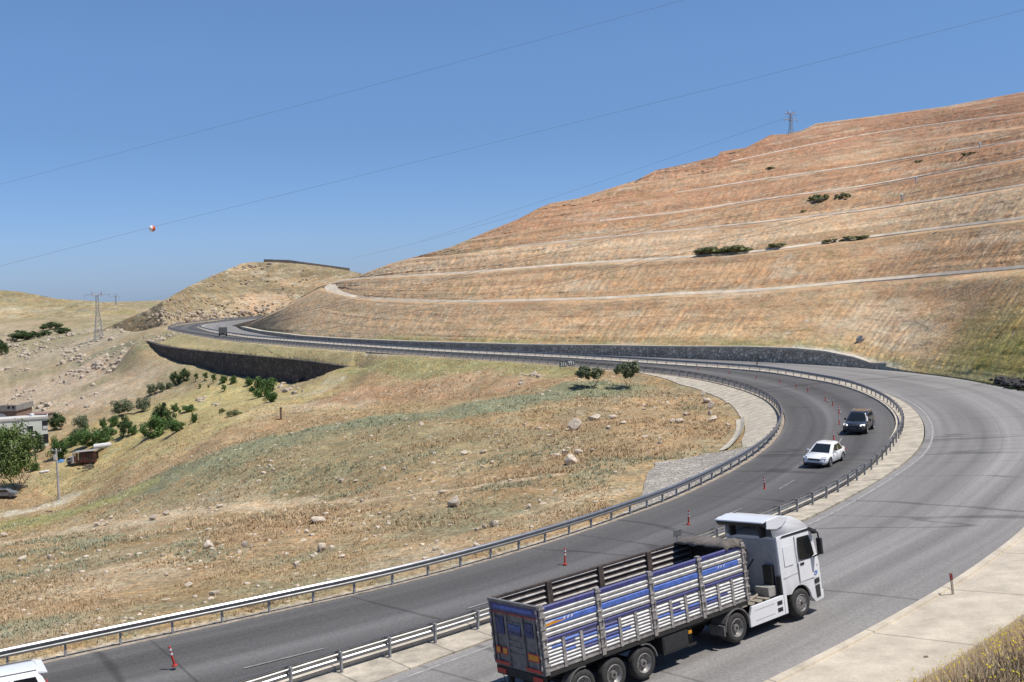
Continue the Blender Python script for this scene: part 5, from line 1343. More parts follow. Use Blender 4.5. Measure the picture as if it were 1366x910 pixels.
        b_.box(-.02, .0, min(s*w*.985, s*(w*1.004)), max(s*w*.985, s*(w*1.004)), .34, H*.57); b_.box(-l+1.35, -l+1.37, min(s*w*.985, s*(w*1.004)), max(s*w*.985, s*(w*1.004)), .5, H*.57); b_.build('door_seam', mat('seam_'+name, (.15,.15,.16), .6), T)
    b_ = MB(); b_.box(xf-.10, xf+.012, -w*.48, w*.48, H*.365, H*.435); b_.build('grille', D_PLAST, T, bevel=.015)
    b_ = MB(); b_.box(xf-.12, xf+.018, -w*.66, w*.66, .24, .36); b_.build('bumper_intake', D_PLAST, T, bevel=.02)
    b_ = MB(); b_.box(xf+.012, xf+.026, -.26, .26, .385, .49); b_.build('number_plate', M_WHT, T)
    b_ = MB(); b_.box(-l-.02, -l+.02, -.26, .26, H*.42, H*.49); b_.build('number_plate', M_WHT, T)
    b_ = MB(); b_.box(-l+.25, l-.25, -w*.80, w*.80, .16, .25); b_.build('underbody', CHASSIS, T)
    if extra: extra(T, l, w, H)
    return T
WHITE_CAR = mat('white_car_paint', (.80,.80,.80), .25, var=.03, coat=.6); BLUE_CAR = mat('dark_slate_blue_paint', (.04,.045,.052), .22, .25, var=.05, coat=.8)
def dirat(u, v, zf=None):
    p = Pz(u, v, -.1); ii, oo = offset_to(IN, NIN, [p[0]], [p[1]]); n_ = NIN[ii[0]]; return math.atan2(-n_[0], n_[1])   # travelling towards the near end
car('sedan_car', 'white four door sedan coming round the bend in the inner carriageway', 1100, 618, dirat(1100, 616)-.14, WHITE_CAR, 4.35)
def suv_extra(T, l, w, H):
    for s in (-1, 1):
        b_ = MB(); b_.tube((-l+.5, s*w*.66, H+.045), (l-2.2, s*w*.66, H+.045), .025); b_.build('roof_rail', G_STEEL, T)
    b_ = MB(); b_.box(-l+.5, l-2.3, -w*.55, w*.55, H-.01, H+.012); b_.build('roof_panel', mat('roof_bronze', (.20,.13,.06), .4), T)
    b_ = MB(); b_.box(l-.10, l+.03, -w*.80, w*.80, .30, .50); b_.build('lower_bumper', D_PLAST, T, bevel=.03)
car('crossover_car', 'dark blue grey crossover car with headlights on following the white sedan', 1146, 575, dirat(1146, 575)-.18, BLUE_CAR, 4.35, 1.84, 1.62, 'suv', extra=suv_extra)
def hatch_extra(T, l, w, H):
    b_ = MB(); b_.prism([(-l+.40,H*.985),(-l+.14,H*.955),(-l+.14,H*.93),(-l+.42,H*.94)], -w*.70, w*.70); b_.build('roof_spoiler', WHITE_CAR, T, bevel=.01)
    for s in (-1, 1):
        b_ = MB(); b_.box(-l+.45, l-1.9, min(s*w*.60, s*w*.63), max(s*w*.60, s*w*.63), H*.975, H+.012); b_.build('roof_channel', mat('seam_van', (.12,.12,.13), .6), T)
p_ = np.array([-17.1, 33.2]); uu_, vv_ = project((p_[0], p_[1], -.6))
car('van_car', 'white van in the bottom left corner with only its roof and rear end in view', float(uu_), float(vv_), math.atan2(-.52, -.86), WHITE_CAR, 4.5, 1.83, 1.85, 'hatch', extra=hatch_extra)
# ------------------------------------------------------------------ far lorry seen from behind
p = Pz(297.5, 448.5, 0.05)
t = thing('far_truck', 'small grey lorry seen from behind on the far bend of the road', 'truck', p, math.atan2(.96, -.27)); t.scale = (.85, .85, .85)
mb = MB(); mb.box(-3.2, 2.2, -1.25, 1.25, 1.0, 2.9); b_ = mb.build('cargo_box', mat('lorry_grey', (.20,.19,.18), .7, var=.25), t, bevel=.03)
mb = MB()
for k in range(5): mb.box(-3.23, -3.2, -1.2, 1.2, 1.2+k*.34, 1.3+k*.34)
mb.build('tail_boards', mat('lorry_dark', (.08,.075,.07), .7), b_)
mb = MB(); mb.box(2.3, 4.2, -1.2, 1.2, .7, 2.8); mb.build('cab', mat('lorry_white', (.55,.54,.52), .5), t, bevel=.1)
mb = MB(); mb.box(-3.0, 4.0, -.5, .5, .6, 1.0); mb.box(-3.22, -3.1, -1.2, 1.2, .55, .8); mb.build('chassis', CHASSIS, t)
for x in (-2.2, -1.1, 3.2):
    for s in (-1, 1): add_wheel(t, 'wheel', x, s*1.22, .5, .5, .4, RIM, .1, 14, side=s)
# ================================================================== TREES, SHRUBS, ROCKS, THE FARM
def leaf_mat(name, c0, c1, rough=.6):
    m, N, L, B = new_mat(name)
    at = N.new('ShaderNodeAttribute'); at.attribute_name = 'col'
    sp = N.new('ShaderNodeSeparateColor'); L.new(at.outputs['Color'], sp.inputs[0])
    mx = N.new('ShaderNodeMix'); mx.data_type = 'RGBA'; mx.inputs['A'].default_value = (*c0, 1); mx.inputs['B'].default_value = (*c1, 1)
    L.new(sp.outputs[0], mx.inputs['Factor']); L.new(mx.outputs['Result'], B.inputs['Base Color'])
    B.inputs['Roughness'].default_value = rough; B.inputs['Specular IOR Level'].default_value = .25
    return m
LF = {'olive': leaf_mat('olive_leaves', (.085,.11,.055), (.19,.215,.12)), 'green': leaf_mat('green_leaves', (.045,.095,.022), (.12,.20,.05)),
      'dark': leaf_mat('dark_green_leaves', (.025,.05,.015), (.075,.12,.035)), 'bright': leaf_mat('bright_leaves', (.06,.105,.025), (.165,.215,.065)), 'grey': leaf_mat('dry_twigs', (.16,.13,.09), (.30,.25,.17)), 'scrub': leaf_mat('hill_scrub_leaves', (.14,.16,.06), (.27,.27,.12))}
BARK = mat('bark', (.105,.08,.058), .9, var=.35, scale=6., bump=.03)
def crown_mesh(name, kind, rx, rz, zc, nclump, nleaf, ls, seed, shape='round'):
    r = np.random.RandomState(seed); cl = []
    while len(cl) < nclump:
        p = r.uniform(-1, 1, 3); q = np.linalg.norm(p)
        if q > 1 or q < .35: continue
        if shape == 'column': p[:2] *= .55+.45*(1-abs(p[2]))
        if shape == 'mound': p[2] = abs(p[2])*1.0-.25
        cl.append((p*np.array([rx, rx, rz])*r.uniform(.72, 1.05), r.uniform(.55, 1.2)))
    V = np.empty((nclump*nleaf*4, 3)); C = np.empty((nclump*nleaf*4, 3)); k = 0
    for c, s in cl:
        cr_ = s*min(rx, rz)*.40; tone = r.uniform(0, 1)
        P_ = r.normal(0, 1, (nleaf, 3)); P_ /= np.linalg.norm(P_, axis=1)[:, None]; P_ *= (cr_*r.uniform(.25, 1.05, nleaf)**.6)[:, None]
        for p in P_:
            n_ = p/(np.linalg.norm(p)+1e-6) + r.normal(0, .6, 3) + np.array((0, 0, .35)); n_ /= np.linalg.norm(n_)
            a = np.cross(n_, r.normal(0, 1, 3)); a /= np.linalg.norm(a)+1e-6; b = np.cross(n_, a)
            l = ls*r.uniform(.6, 1.35); o = c+p+np.array((0, 0, zc)); w_ = l*.48
            V[k:k+4] = (o-a*l, o-b*w_, o+a*l, o+b*w_); C[k:k+4] = np.clip(tone*.6+r.uniform(0, .4), 0, 1); k += 4
    Fc = np.arange(k).reshape(-1, 4)
    me = bpy.data.meshes.new(name); me.from_pydata(V[:k].tolist(), [], Fc.tolist()); me.materials.append(LF[kind])
    a = me.color_attributes.new('col', 'FLOAT_COLOR', 'POINT'); c4 = np.ones((k, 4), np.float32); c4[:, :3] = C[:k]; a.data.foreach_set('color', c4.ravel())
    return me
def trunk_mesh(name, H, r0, forks, seed, lean=.15):
    r = np.random.RandomState(seed); mb = MB()
    def limb(p, d, L_, rad, depth):
        q = p; 
        for i in range(3):
            d2 = d + r.normal(0, .10, 3); d2 /= np.linalg.norm(d2); e = q + d2*L_/3; mb.tube(q, e, rad*(1-.2*i), rad*(1-.2*(i+1)), 7); q = e; d = d2
        if depth > 0:
            for j in range(forks):
                a = 2*math.pi*(j+r.uniform(-.2, .2))/forks; d3 = d*.75 + np.array((math.cos(a), math.sin(a), .25))*.75; d3 /= np.linalg.norm(d3); limb(q, d3, L_*.72, rad*.42, depth-1)
    limb(np.array((0, 0, -.3)), np.array((lean, 0, 1.)), H, r0, 2)
    o = mb.build(name, BARK, None, True); me = o.data; bpy.data.objects.remove(o); return me
# ---- prototypes of unit height 1 (scaled per tree)
PROT = {}
def proto_tree(key, kind, rx, rz, zc, ncl, nl, ls, seed, trunkH, r0, forks=3, shape='round'):
    PROT[key] = (crown_mesh('crown_'+kind, kind, rx, rz, zc, ncl, nl, ls, seed, shape), trunk_mesh('trunk', trunkH, r0, forks, seed))
proto_tree('olive_a', 'olive', .48, .27, .70, 40, 120, .034, 1, .36, .035)
proto_tree('olive_b', 'olive', .48, .31, .67, 40, 120, .034, 2, .34, .035)
proto_tree('bush_o', 'olive', .50, .44, .48, 30, 120, .038, 3, .20, .03)
proto_tree('bush_g', 'green', .50, .46, .47, 30, 120, .038, 4, .18, .025)
proto_tree('bush_d', 'dark', .52, .46, .47, 32, 120, .036, 5, .18, .03)
proto_tree('sapling', 'bright', .34, .42, .55, 16, 90, .05, 6, .25, .02)
proto_tree('tall', 'bright', .36, .46, .54, 60, 150, .022, 8, .30, .028)
proto_tree('scrub', 'scrub', .62, .42, .34, 20, 90, .07, 9, .12, .02, shape='mound')
proto_tree('mound_g', 'scrub', .60, .5, .36, 28, 110, .05, 10, .15, .02, shape='mound')
proto_tree('twig', 'grey', .60, .42, .34, 20, 90, .05, 12, .2, .02, shape='mound')
def tree(name, label, key, base, h, w=None, rz=None, group=None, cat='tree', parts=True, wd=None):
    t = thing(name, label, cat, base, RNG.uniform(0, 6.28) if rz is None else rz, group)
    cm, tm = PROT[key]; ws = (w/h) if w else 1.0
    for nm, me in (('crown', cm), ('trunk', tm)):
        o = bpy.data.objects.new(nm if nm == 'trunk' or cat == 'tree' else 'foliage', me); link(o, t); o.scale = (h*ws, h*(wd/h if wd else ws), h)
        if nm == 'trunk': o.name = 'trunk' if cat == 'tree' else 'stem'
    return t
def plant_px(name, label, key, u, vb, wpx, hpx, group=None, cat='tree', surf=None, rz=None, wref=1.0):
    p = surf(u, vb) if surf else hit(u, vb)
    h = hpx*p[1]/F*1.08; w = wpx*p[1]/F*wref
    return tree(name, label, key, (p[0], p[1], p[2]-.08), h, w, rz, group, cat)
plant_px('olive_tree', 'left olive tree with forked trunk on the meadow beside the chevron boards', 'olive_a', 787, 517, 41, 29, cat='tree', rz=.6)
plant_px('olive_tree', 'right olive tree with rounder crown on the meadow before the far rail', 'olive_b', 838, 518, 38, 35, cat='tree', rz=2.2)
plant_px('poplar_tree', 'big bright green tree in front of the white house at the left edge', 'tall', 20, 655, 74, 90)
plant_px('shade_tree', 'dark green tree behind the big bright tree, before the white house wall', 'bush_d', 45, 606, 34, 32)
GR = 'trees and bushes of the valley orchard'
OR = [(203,527,14,16,'bush_o','grey green bush, lowest of the row climbing towards the dark wall'),(214.6,523,12,14,'bush_o','grey green bush, second lowest of the row climbing towards the dark wall'),(226,519,11,10,'bush_o','small low bush in the middle of the row climbing towards the dark wall'),
 (234,514,15,17,'bush_d','dark bush, second from the top of the row below the dark wall end'),(246,509,15,17,'bush_d','dark bush at the top of the row, nearest the dark wall end'),
 (261.5,509,8,12,'sapling','slim sapling, leftmost of the five at the foot of the dark wall'),(274,508,10,12,'sapling','sapling, second from left of the five at the dark wall foot'),(285,511,10,13,'sapling','sapling in the middle of the five at the dark wall foot'),(298,511,11,12,'bush_g','green sapling, fourth from left of the five at the dark wall foot'),(311,512,11,12,'bush_g','green sapling, rightmost of the five at the dark wall foot'),
 (333,514,13,12,'bush_g','small green bush left of the big round bush under the dark wall'),(349,530,36,29,'bush_g','big round bright green bush under the dark wall'),(362,536,20,16,'bush_g','lower green bush touching the right side of the big round bush'),(360,512,14,9,'bush_g','small green bush behind the big round bush at the wall foot'),
 (299,522,10,10,'sapling','lone small sapling on the straw slope below the five saplings'),(267,518,6,7,'sapling','tiny sapling below the leftmost of the five saplings'),(278,519,4,6,'sapling','very tiny sapling below the second of the five saplings'),
 (164,554,30,22,'bush_o','wide grey olive bush above the dense orchard clump'),(191,549,20,20,'bush_o','round grey olive bush right of the wide grey one'),
 (152,569,15,16,'bush_g','green bush beneath the wide grey olive bush'),(167,583,20,27,'bush_d','tall dark green tree in the middle of the orchard'),(178,580,14,14,'bush_g','small green bush attached to the right of the tall dark tree'),(138,571,10,15,'bush_g','narrow green bush at the left of the orchard middle'),(150,581,14,12,'bush_g','low green bush between narrow bush and tall dark tree'),
 (205,584,38,32,'bush_g','large spreading green bush at the lower edge of the orchard'),(218,573,30,34,'bush_d','tall dark tree rising behind the large spreading bush'),(235,576,26,19,'bush_g','rounded green bush at the right end of the large orchard clump'),
 (259,564,10,15,'bush_g','small upright green bush isolated right of the orchard clump'),(234,549,11,12,'bush_g','small green bush above the orchard clump'),(252,549,20,10,'bush_g','low wide green bush above the isolated upright bush'),(240,553,6,8,'sapling','tiny green sapling between the upper small bushes'),
 (109,574,22,21,'bush_o','grey green olive bush right of the white house'),(117,595,30,26,'bush_g','left half of the dense green thicket above the wrecked truck'),(136,594,30,26,'bush_g','right half of the dense green thicket above the white tank'),(104,588,20,18,'bush_o','grey green bush at the left end of the dense thicket'),
 (76,574,24,23,'bush_d','dark green tree standing at the corner of the white house'),(79,612,28,32,'bush_g','green bush right behind the pale concrete pole'),(97,596,20,19,'bush_g','green bush between the white house and the thicket'),(46,628,16,12,'bush_g','low green shrub at the foot of the leaning lamp pole'),
 (296,550,8,8,'mound_g','small dark shrub on the straw slope right of the orchard'),(312,555,19,11,'mound_g','low green shrub near the small wooden post')]
for u, v, w, h, k, lb in OR: plant_px('orchard_tree' if h > 15 else 'orchard_bush', lb, k, u, v, w, h, GR, 'tree' if h > 20 else 'bush')
def plant_soft(u, v, w, h, k, lb): return plant_px('shrub', lb, k, u, v, w, h, None, 'shrub')
plant_soft(117, 627, 20, 11, 'twig', 'dry grey twiggy shrub in front of the wrecked truck')
HSURF = lambda u, v: HP(u, v, .3)
for u, v, w, h, k, lb in [(1093,271,24,17,'scrub','left of the two round shrubs on the upper terraces of the hill'),(1125,268,20,15,'scrub','right of the two round shrubs on the upper terraces of the hill'),
   (945,339,36,13,'mound_g','left half of the long green thicket on the terraced hill'),(980,337,40,13,'mound_g','right half of the long green thicket on the terraced hill'),(1038,330,22,9,'scrub','small scrub just right of the long green thicket'),(1110,324,26,8,'scrub','left low scrub patch on the second terrace'),(1146,320,36,9,'scrub','right low scrub patch on the second terrace'),
   (1030,227,14,7,'scrub','small lone shrub high on the left of the hill'),(1228,219,13,9,'scrub','small shrub high on the right of the hill'),(1298,207,26,6,'scrub','flat shrub patch near the topmost insulator'),(1174,258,14,6,'scrub','flat shrub right of the two round shrubs'),(1072,284,7,6,'scrub','tiny shrub below the two round shrubs'),(1148,324,5,4,'scrub','tiny weed on the second terrace edge')]:
    plant_px('hill_shrub', lb, k, u, v, w, h, 'shrubs on the terraced hill', 'shrub', HSURF)
for u, v, w, h, lb in [(28,455,34,14,'dark green thicket at the foot of the far green hill'),(45,452,20,10,'small dark thicket beside the larger one under the far hill'),(68,440,30,10,'dark green strip of bushes on the far hillside'),(84,446,22,9,'lower end of the dark strip of bushes on the far hillside'),(60,449,18,8,'olive bushes below the dark strip at the far hill'),(2,474,20,20,'dark bush cut by the left edge of the picture')]:
    plant_px('distant_thicket', lb, 'bush_d', u, v, w, h, None, 'bush')
# ------------------------------------------------------------------ rocks
ROCKM = [mat('pale_limestone', (.54,.455,.355), .9, var=.3, scale=3., bump=.05), mat('brown_limestone', (.37,.28,.20), .9, var=.35, scale=3., bump=.05), mat('dark_boulder', (.16,.135,.115), .9, var=.3, scale=3., bump=.05)]
RK = []
for i in range(9):
    bm = bmesh.new(); bmesh.ops.create_icosphere(bm, subdivisions=3, radius=1); r = np.random.RandomState(50+i)
    cuts = [(lambda n: n/np.linalg.norm(n))(r.normal(0, 1, 3)) for _ in range(17)]; ds_ = r.uniform(.42, .82, 17)
    for v in bm.verts:
        p = np.array(v.co)
        for n_, d_ in zip(cuts, ds_):
            q = p @ n_
            if q > d_: p = p - n_*(q-d_)*.92
        p = p*(1+.10*(fbm(np.array([p[0]*2+i]), np.array([p[1]*2+p[2]*3]), 3, i)[0]-.5)); v.co = p
    me = bpy.data.meshes.new('rock'); bm.to_mesh(me); bm.free(); RK.append(me)
def rock(u, v, w, h, label, group=None, m=0, name='rock'):
    p = hit(u, v+h*.4); s = p[1]/F
    o = bpy.data.objects.new(name, RK[RNG.randrange(9)].copy() if m else RK[RNG.randrange(9)])
    if not o.data.materials: o.data.materials.append(ROCKM[m])
    link(o); o.location = (p[0], p[1], p[2]+h*s*.32); o.scale = (w*s*.56, w*s*.5*RNG.uniform(.8, 1.1), h*s*.66); o.rotation_euler = (RNG.uniform(-.25, .25), RNG.uniform(-.3, .3), RNG.uniform(-.5, .5))
    return tag(o, label, 'rock', group)
for i, me in enumerate(RK): me.materials.append(ROCKM[0])
BIG = [(766,567,20,17,0,'large rounded boulder on the meadow below the left olive tree'),(793,557,22,12,0,'wide knobbly boulder right of the large rounded boulder'),(816,556,13,8,1,'flat brown rock right of the wide knobbly boulder'),
 (762,613,20,15,0,'largest boulder of the pile in the middle of the meadow'),(753,603,13,9,0,'pale upper boulder of the pile in the meadow middle'),(742,607,12,7,0,'flat pale slab at the left of the boulder pile'),(771,602,13,9,1,'rounded boulder at the right of the boulder pile'),
 (606,669,24,16,0,'pale craggy boulder below the footpath in the meadow'),(422,693,24,12,0,'dark sided pale slab lying left of the craggy boulder, below the path'),(428,729,13,15,0,'egg shaped pale boulder near the rail'),(455,742,14,6,0,'flat pale rock right of the egg shaped boulder'),
 (660,698,16,11,0,'smooth pale boulder in the cluster just above the rail'),(646,702,10,9,1,'brown rock left of the smooth pale boulder above the rail'),
 (278,726,16,11,0,'layered rounded boulder on the left meadow'),(327,726,11,13,0,'split upright boulder right of the layered boulder'),(396,753,13,12,0,'whitish boulder close above the rail on the left'),(285,791,20,7,0,'long flat pale rock just above the near rail'),
 (205,690,16,9,0,'pale rock beside the beaten track'),(222,684,15,8,0,'second pale rock beside the beaten track'),(67,743,12,8,0,'tilted pale rock on the far left of the meadow'),(31,744,14,8,0,'dark edged pale rock nearest the left edge of the meadow'),
 (938,525,8,7,2,'dark round boulder topping the rock line by the concrete lining'),(942,534,13,8,0,'pale slab under the dark round boulder'),(948,541,11,10,1,'brown block in the rock line by the concrete lining'),(947,551,8,8,2,'dark stone in the rock line by the concrete lining'),(950,559,18,8,0,'long pale slab at the lower end of the rock line'),
 (905,561,13,8,1,'brown rock of the trio left of the rock line'),(897,561,11,7,0,'pale rock of the trio left of the rock line'),(914,552,8,7,1,'single rock above the trio left of the rock line'),(590,738,10,8,0,'pale rock in the bare patch above the rail'),(582,731,12,9,0,'broken pale rock at the edge of the bare patch')]
for u, v, w, h, m, lb in BIG: rock(u, v, w, h, lb, None, m, 'boulder')
SM = [(812,570,10,6),(832,563,11,6),(970,537,7,4),(971,566,8,4),(757,598,8,5),(590,656,11,6),(619,604,11,6),(645,602,11,6),(644,622,6,3),(657,616,8,4),(733,581,7,4),(455,641,10,6),(475,641,8,4),(483,668,10,5),(506,684,8,5),(409,708,8,5),(421,739,7,5),(449,697,6,4),(636,706,9,5),(636,726,12,6),(583,722,8,6),(706,675,8,7),(335,729,7,5),(252,780,12,7),(217,740,6,5),(158,750,5,4),(156,762,5,4),(222,766,8,7),(362,784,7,5),(131,813,6,5),(193,810,5,4),(130,699,12,6),(143,698,9,6),(148,690,7,6),(295,674,11,5),(5,713,10,8),(700,566,6,4),(720,605,6,4),(560,640,6,4),(540,625,6,4),(600,700,6,4),(680,640,7,4),(470,700,6,4),(340,690,6,4),(880,590,7,4),(845,600,6,4),(820,630,7,5),(790,600,6,4),(860,545,6,3),(740,655,7,5),(720,668,6,4)]
for u, v, w, h in SM: rock(u, v, w, h, 'small pale limestone rock scattered on the dry meadow', 'small rocks scattered on the meadow')
o = rock(1236, 877, 8, 4, 'small dark brown stone lying on the near concrete apron', None, 1, 'stone'); 
for _k in range(4):
    pp = P(1236, 877, 33.5); i_, o_ = offset_to(OUT, NOUT, [pp[0]], [pp[1]])
zz = 0.9
for _ in range(8):
    pp = Pz(1236, 877, zz); i_, o_ = offset_to(OUT, NOUT, [pp[0]], [pp[1]]); zz = float(zo(OUT[i_[0]][1]) + itp(o_[0], [0, .3, 2.0, 3.85], [.1, .04, .23, .42]))
o.location = (pp[0], pp[1], zz+.03); o.scale = (.12, .07, .06); o.rotation_euler = (0, 0, -.6)
# scattered field stones and outcrops: nobody could count them
def scatter_stones(name, pts, sizes, m):
    r = np.random.RandomState(5); base = []
    for me in RK[:4]:
        bm = bmesh.new(); bmesh.ops.create_icosphere(bm, subdivisions=1, radius=1)
        for v in bm.verts: v.co *= r.uniform(.7, 1.15)
        base.append((np.array([v.co[:] for v in bm.verts]), [tuple(v.index for v in f.verts) for f in bm.faces])); bm.free()
    V = []; Fc = []; n_ = 0
    for (x, y, z), s in zip(pts, sizes):
        b, f = base[r.randint(4)]; a = r.uniform(0, 6.28); c_, s_ = math.cos(a), math.sin(a)
        q = b*np.array((s, s*r.uniform(.6, 1), s*r.uniform(.45, .8))); q = np.column_stack([q[:, 0]*c_-q[:, 1]*s_, q[:, 0]*s_+q[:, 1]*c_, q[:, 2]]) + (x, y, z+s*.1)
        V.append(q); Fc += [tuple(i+n_ for i in t_) for t_ in f]; n_ += len(b)
    o = np_mesh(name, np.vstack(V), Fc, m, None, False); return struct(o, 'stuff')
r = np.random.RandomState(31)
def field(n, u0, u1, dlo, dhi, thr, seed, sc, smin, smax):
    az = np.arctan((r.uniform(u0, u1, n)-683)/F); d = np.exp(r.uniform(math.log(dlo), math.log(dhi), n)); x = np.tan(az)*d; y = d
    k = fbm(x/sc, y/sc, 3, seed) + r.uniform(-.08, .08, n) > thr; x, y = x[k], y[k]
    z, oI, oO, oW, ins, beh = Tz(x, y, True); ok = (oI < -3.0); x, y, z = x[ok], y[ok], z[ok]
    s = smin*(smax/smin)**(r.rand(len(x))**2.2)
    return np.column_stack([x, y, z]), s*np.clip(y/70, .8, 1.6)
a, sa = field(3200, -60, 1000, 36, 150, .50, 33, 14, .05, .26)
scatter_stones('field_stones', a, sa, ROCKM[0])
b_, sb = field(7000, -100, 320, 262, 520, .595, 34, 26, .2, .95)
oc, os_ = [], []
for (u0, v0), (u1, v1), n_s, jit, sm in (((62,482),(112,476),26,2.5,1.5),((118,494),(136,483),16,2.5,1.4),((92,500),(112,492),10,1.8,1.1),((20,470),(75,456),30,4,1.3),((85,470),(140,452),24,3.5,1.1),((165,437),(182,432),12,1.6,1.7),((0,462),(40,482),16,5,1.2),((20,500),(60,486),14,3,.9),((60,545),(130,520),26,7,.8),((10,535),(60,520),22,6,.8),((0,450),(25,470),14,4,1.2),((370,520),(402,518),14,3,.8),((690,508),(720,500),16,2.5,.45),((262,531),(290,541),8,3,.6)):
    for _ in range(n_s):
        k = r.rand(); p = hit(u0+(u1-u0)*k+r.normal(0, 1.5), v0+(v1-v0)*k+r.normal(0, jit), 60, 800); oc.append(p); os_.append(.25+sm*r.rand()**1.8)
b_ = np.vstack([b_, np.array(oc)]); sb = np.r_[sb, os_]
scatter_stones('rock_outcrops', b_, sb, mat('outcrop_stone', (.42,.35,.27), .9, var=.3, scale=.6))
def mid_pt(u, v):
    d0 = float(MIDD(u)); r0 = ray(u, float(MIDV(u))); z0 = CAMZ + r0[2]*d0; return P(u, v, (z0-CAMZ-.3*d0)/(ray(u, v)[2]-.3) - .4)
mp, ms = [], []
for uc, vc, su, sv, n_s, smx in ((270,422,34,4,90,1.5),(330,418,40,5,80,1.8),(390,412,26,4,50,1.5),(325,356,22,2.6,70,1.5),(350,372,50,6,60,1.0),(290,395,50,12,90,.8),(250,405,30,10,60,.8),(420,388,30,8,50,.8),(215,425,16,8,40,.8)):
    for _ in range(n_s):
        u, v = r.normal(uc, su), r.normal(vc, sv)
        if 196 < u < 470 and v < float(MIDV(u))-1 and v > float(np.interp(u, [196,215,250,285,300,322,360,440,470], [418,405,385,369,363,354,352,359,364])): mp.append(mid_pt(u, v)); ms.append(.35+smx*r.rand()**2.5)
scatter_stones('hill_boulders', mp, np.array(ms), mat('hill_boulder_stone', (.36,.285,.21), .9, var=.4, scale=.5))
rub = []
for k in range(420):
    u = r.uniform(1300, 1420); d = r.uniform(104, 113); q = OUT[np.argmin(abs(OUT[:, 1]-d)+100*(OUT[:, 1] > 130))]; off = r.uniform(.4, 4.5); x = q[0]+off + r.normal(0, .3); y = d + off*.25
    rub.append((x, y, zo(y)+.05+ .25*off + r.uniform(0, .35)))
scatter_stones('asphalt_rubble', rub, r.uniform(.12, .55, len(rub)), mat('broken_asphalt', (.055,.05,.048), .9, var=.4, scale=1.))
# ------------------------------------------------------------------ grass tufts
def tufts(name, xyz, hs, cols, m, blades=6, spread=.5, wid=.05):
    n_ = len(xyz); rr = np.random.RandomState(77)
    X = np.repeat(xyz, blades, 0); H = np.repeat(hs, blades)*rr.uniform(.5, 1.15, n_*blades); C = np.repeat(cols, blades, 0)*rr.uniform(.75, 1.25, (n_*blades, 1))
    a = rr.uniform(0, 6.283, n_*blades); off = np.column_stack([np.cos(a), np.sin(a), np.zeros_like(a)])
    b = X + off*(H*.25*rr.rand(n_*blades))[:, None]; t_ = b + off*(H*spread*rr.uniform(.4, 1.2, n_*blades))[:, None]; t_[:, 2] += H
    sd_ = np.column_stack([-off[:, 1], off[:, 0], np.zeros_like(a)])*(H*wid)[:, None]
    V = np.empty((n_*blades, 3, 3)); V[:, 0] = b-sd_; V[:, 1] = b+sd_; V[:, 2] = t_; V[:, :2, 2] -= .03
    Cc = np.repeat(C, 3, 0)
    o = np_mesh(name, V.reshape(-1, 3), np.arange(n_*blades*3).reshape(-1, 3), m, Cc, False); return struct(o, 'stuff')
mm, N_, L_, B_ = new_mat('dry_grass_blades'); at_ = N_.new('ShaderNodeAttribute'); at_.attribute_name = 'col'; L_.new(at_.outputs['Color'], B_.inputs['Base Color']); B_.inputs['Roughness'].default_value = .9; B_.inputs['Specular IOR Level'].default_value = .1
n = 105000
az = np.arctan((r.uniform(-120, 1080, n)-683)/F); d = np.exp(r.uniform(math.log(34), math.log(190), n)); x = np.tan(az)*d; y = d
z, oI, oO, oW, ins, beh = Tz(x, y, True); iI = offset_to(IN, NIN, x, y)[0]
wid_ = np.where((iI >= kA) & (iI < kB), np.interp((iI-kA)/(kB-kA), [0, .25, .5, .8, 1], [1.0, 5.0, 8.5, 9.0, 5.4]), np.where((iI >= kB) & (iI <= kC), np.interp((iI-kB)/(kC-kB), [0, .08, .35, .8, 1], [5.3, 5.3, 4.8, 4.4, 1.4]), 1.2))
ok = (oI < -wid_) | ((oI < -1.) & (r.rand(len(x)) < .015)); x, y, z = x[ok], y[ok], z[ok]; oI = oI[ok]
dens = fbm(x/5, y/5, 4, 41); k = dens + r.uniform(-.15, .15, len(x)) > .43; x, y, z, dens = x[k], y[k], z[k], dens[k]
gq = sstep(.58, .72, fbm(x/11, y/11, 3, 42))
def near_line(pts):
    q = resample(np.array([hit(u, v)[:2] for u, v in pts]), 2.0); dm = np.full(len(x), 1e9)
    for p in q: dm = np.minimum(dm, np.hypot(x-p[0], y-p[1]))
    return dm
dc = np.minimum(near_line([(340,600),(400,580),(450,571),(520,559),(600,549),(680,537),(745,526),(800,517)]), near_line([(60,688),(130,672),(200,648),(260,622),(320,600)]))
dp = np.minimum(near_line([(-40,735),(40,718),(100,707),(170,698),(215,690)])/2.2, np.minimum(near_line([(190,693),(250,684),(330,677),(400,673)])/1.5, near_line([(400,673),(480,668),(560,658),(640,648),(700,640),(745,634)])))
gq = np.maximum(gq, sstep(8, 4, dc)); kp = dp > 1.0
x, y, z, dens, gq = x[kp], y[kp], z[kp], dens[kp], gq[kp][:, None]
cols = np.array((.45,.325,.195))*(1-gq) + np.array((.295,.30,.20))*gq; cols *= r.uniform(.75, 1.25, (len(x), 1))
tufts('dry_grass', np.column_stack([x, y, z]), r.uniform(.07, .19, len(x))*(.7+.8*dens)*np.clip(y/60, .8, 1.5), cols, mm, 4, 1.1, .16)
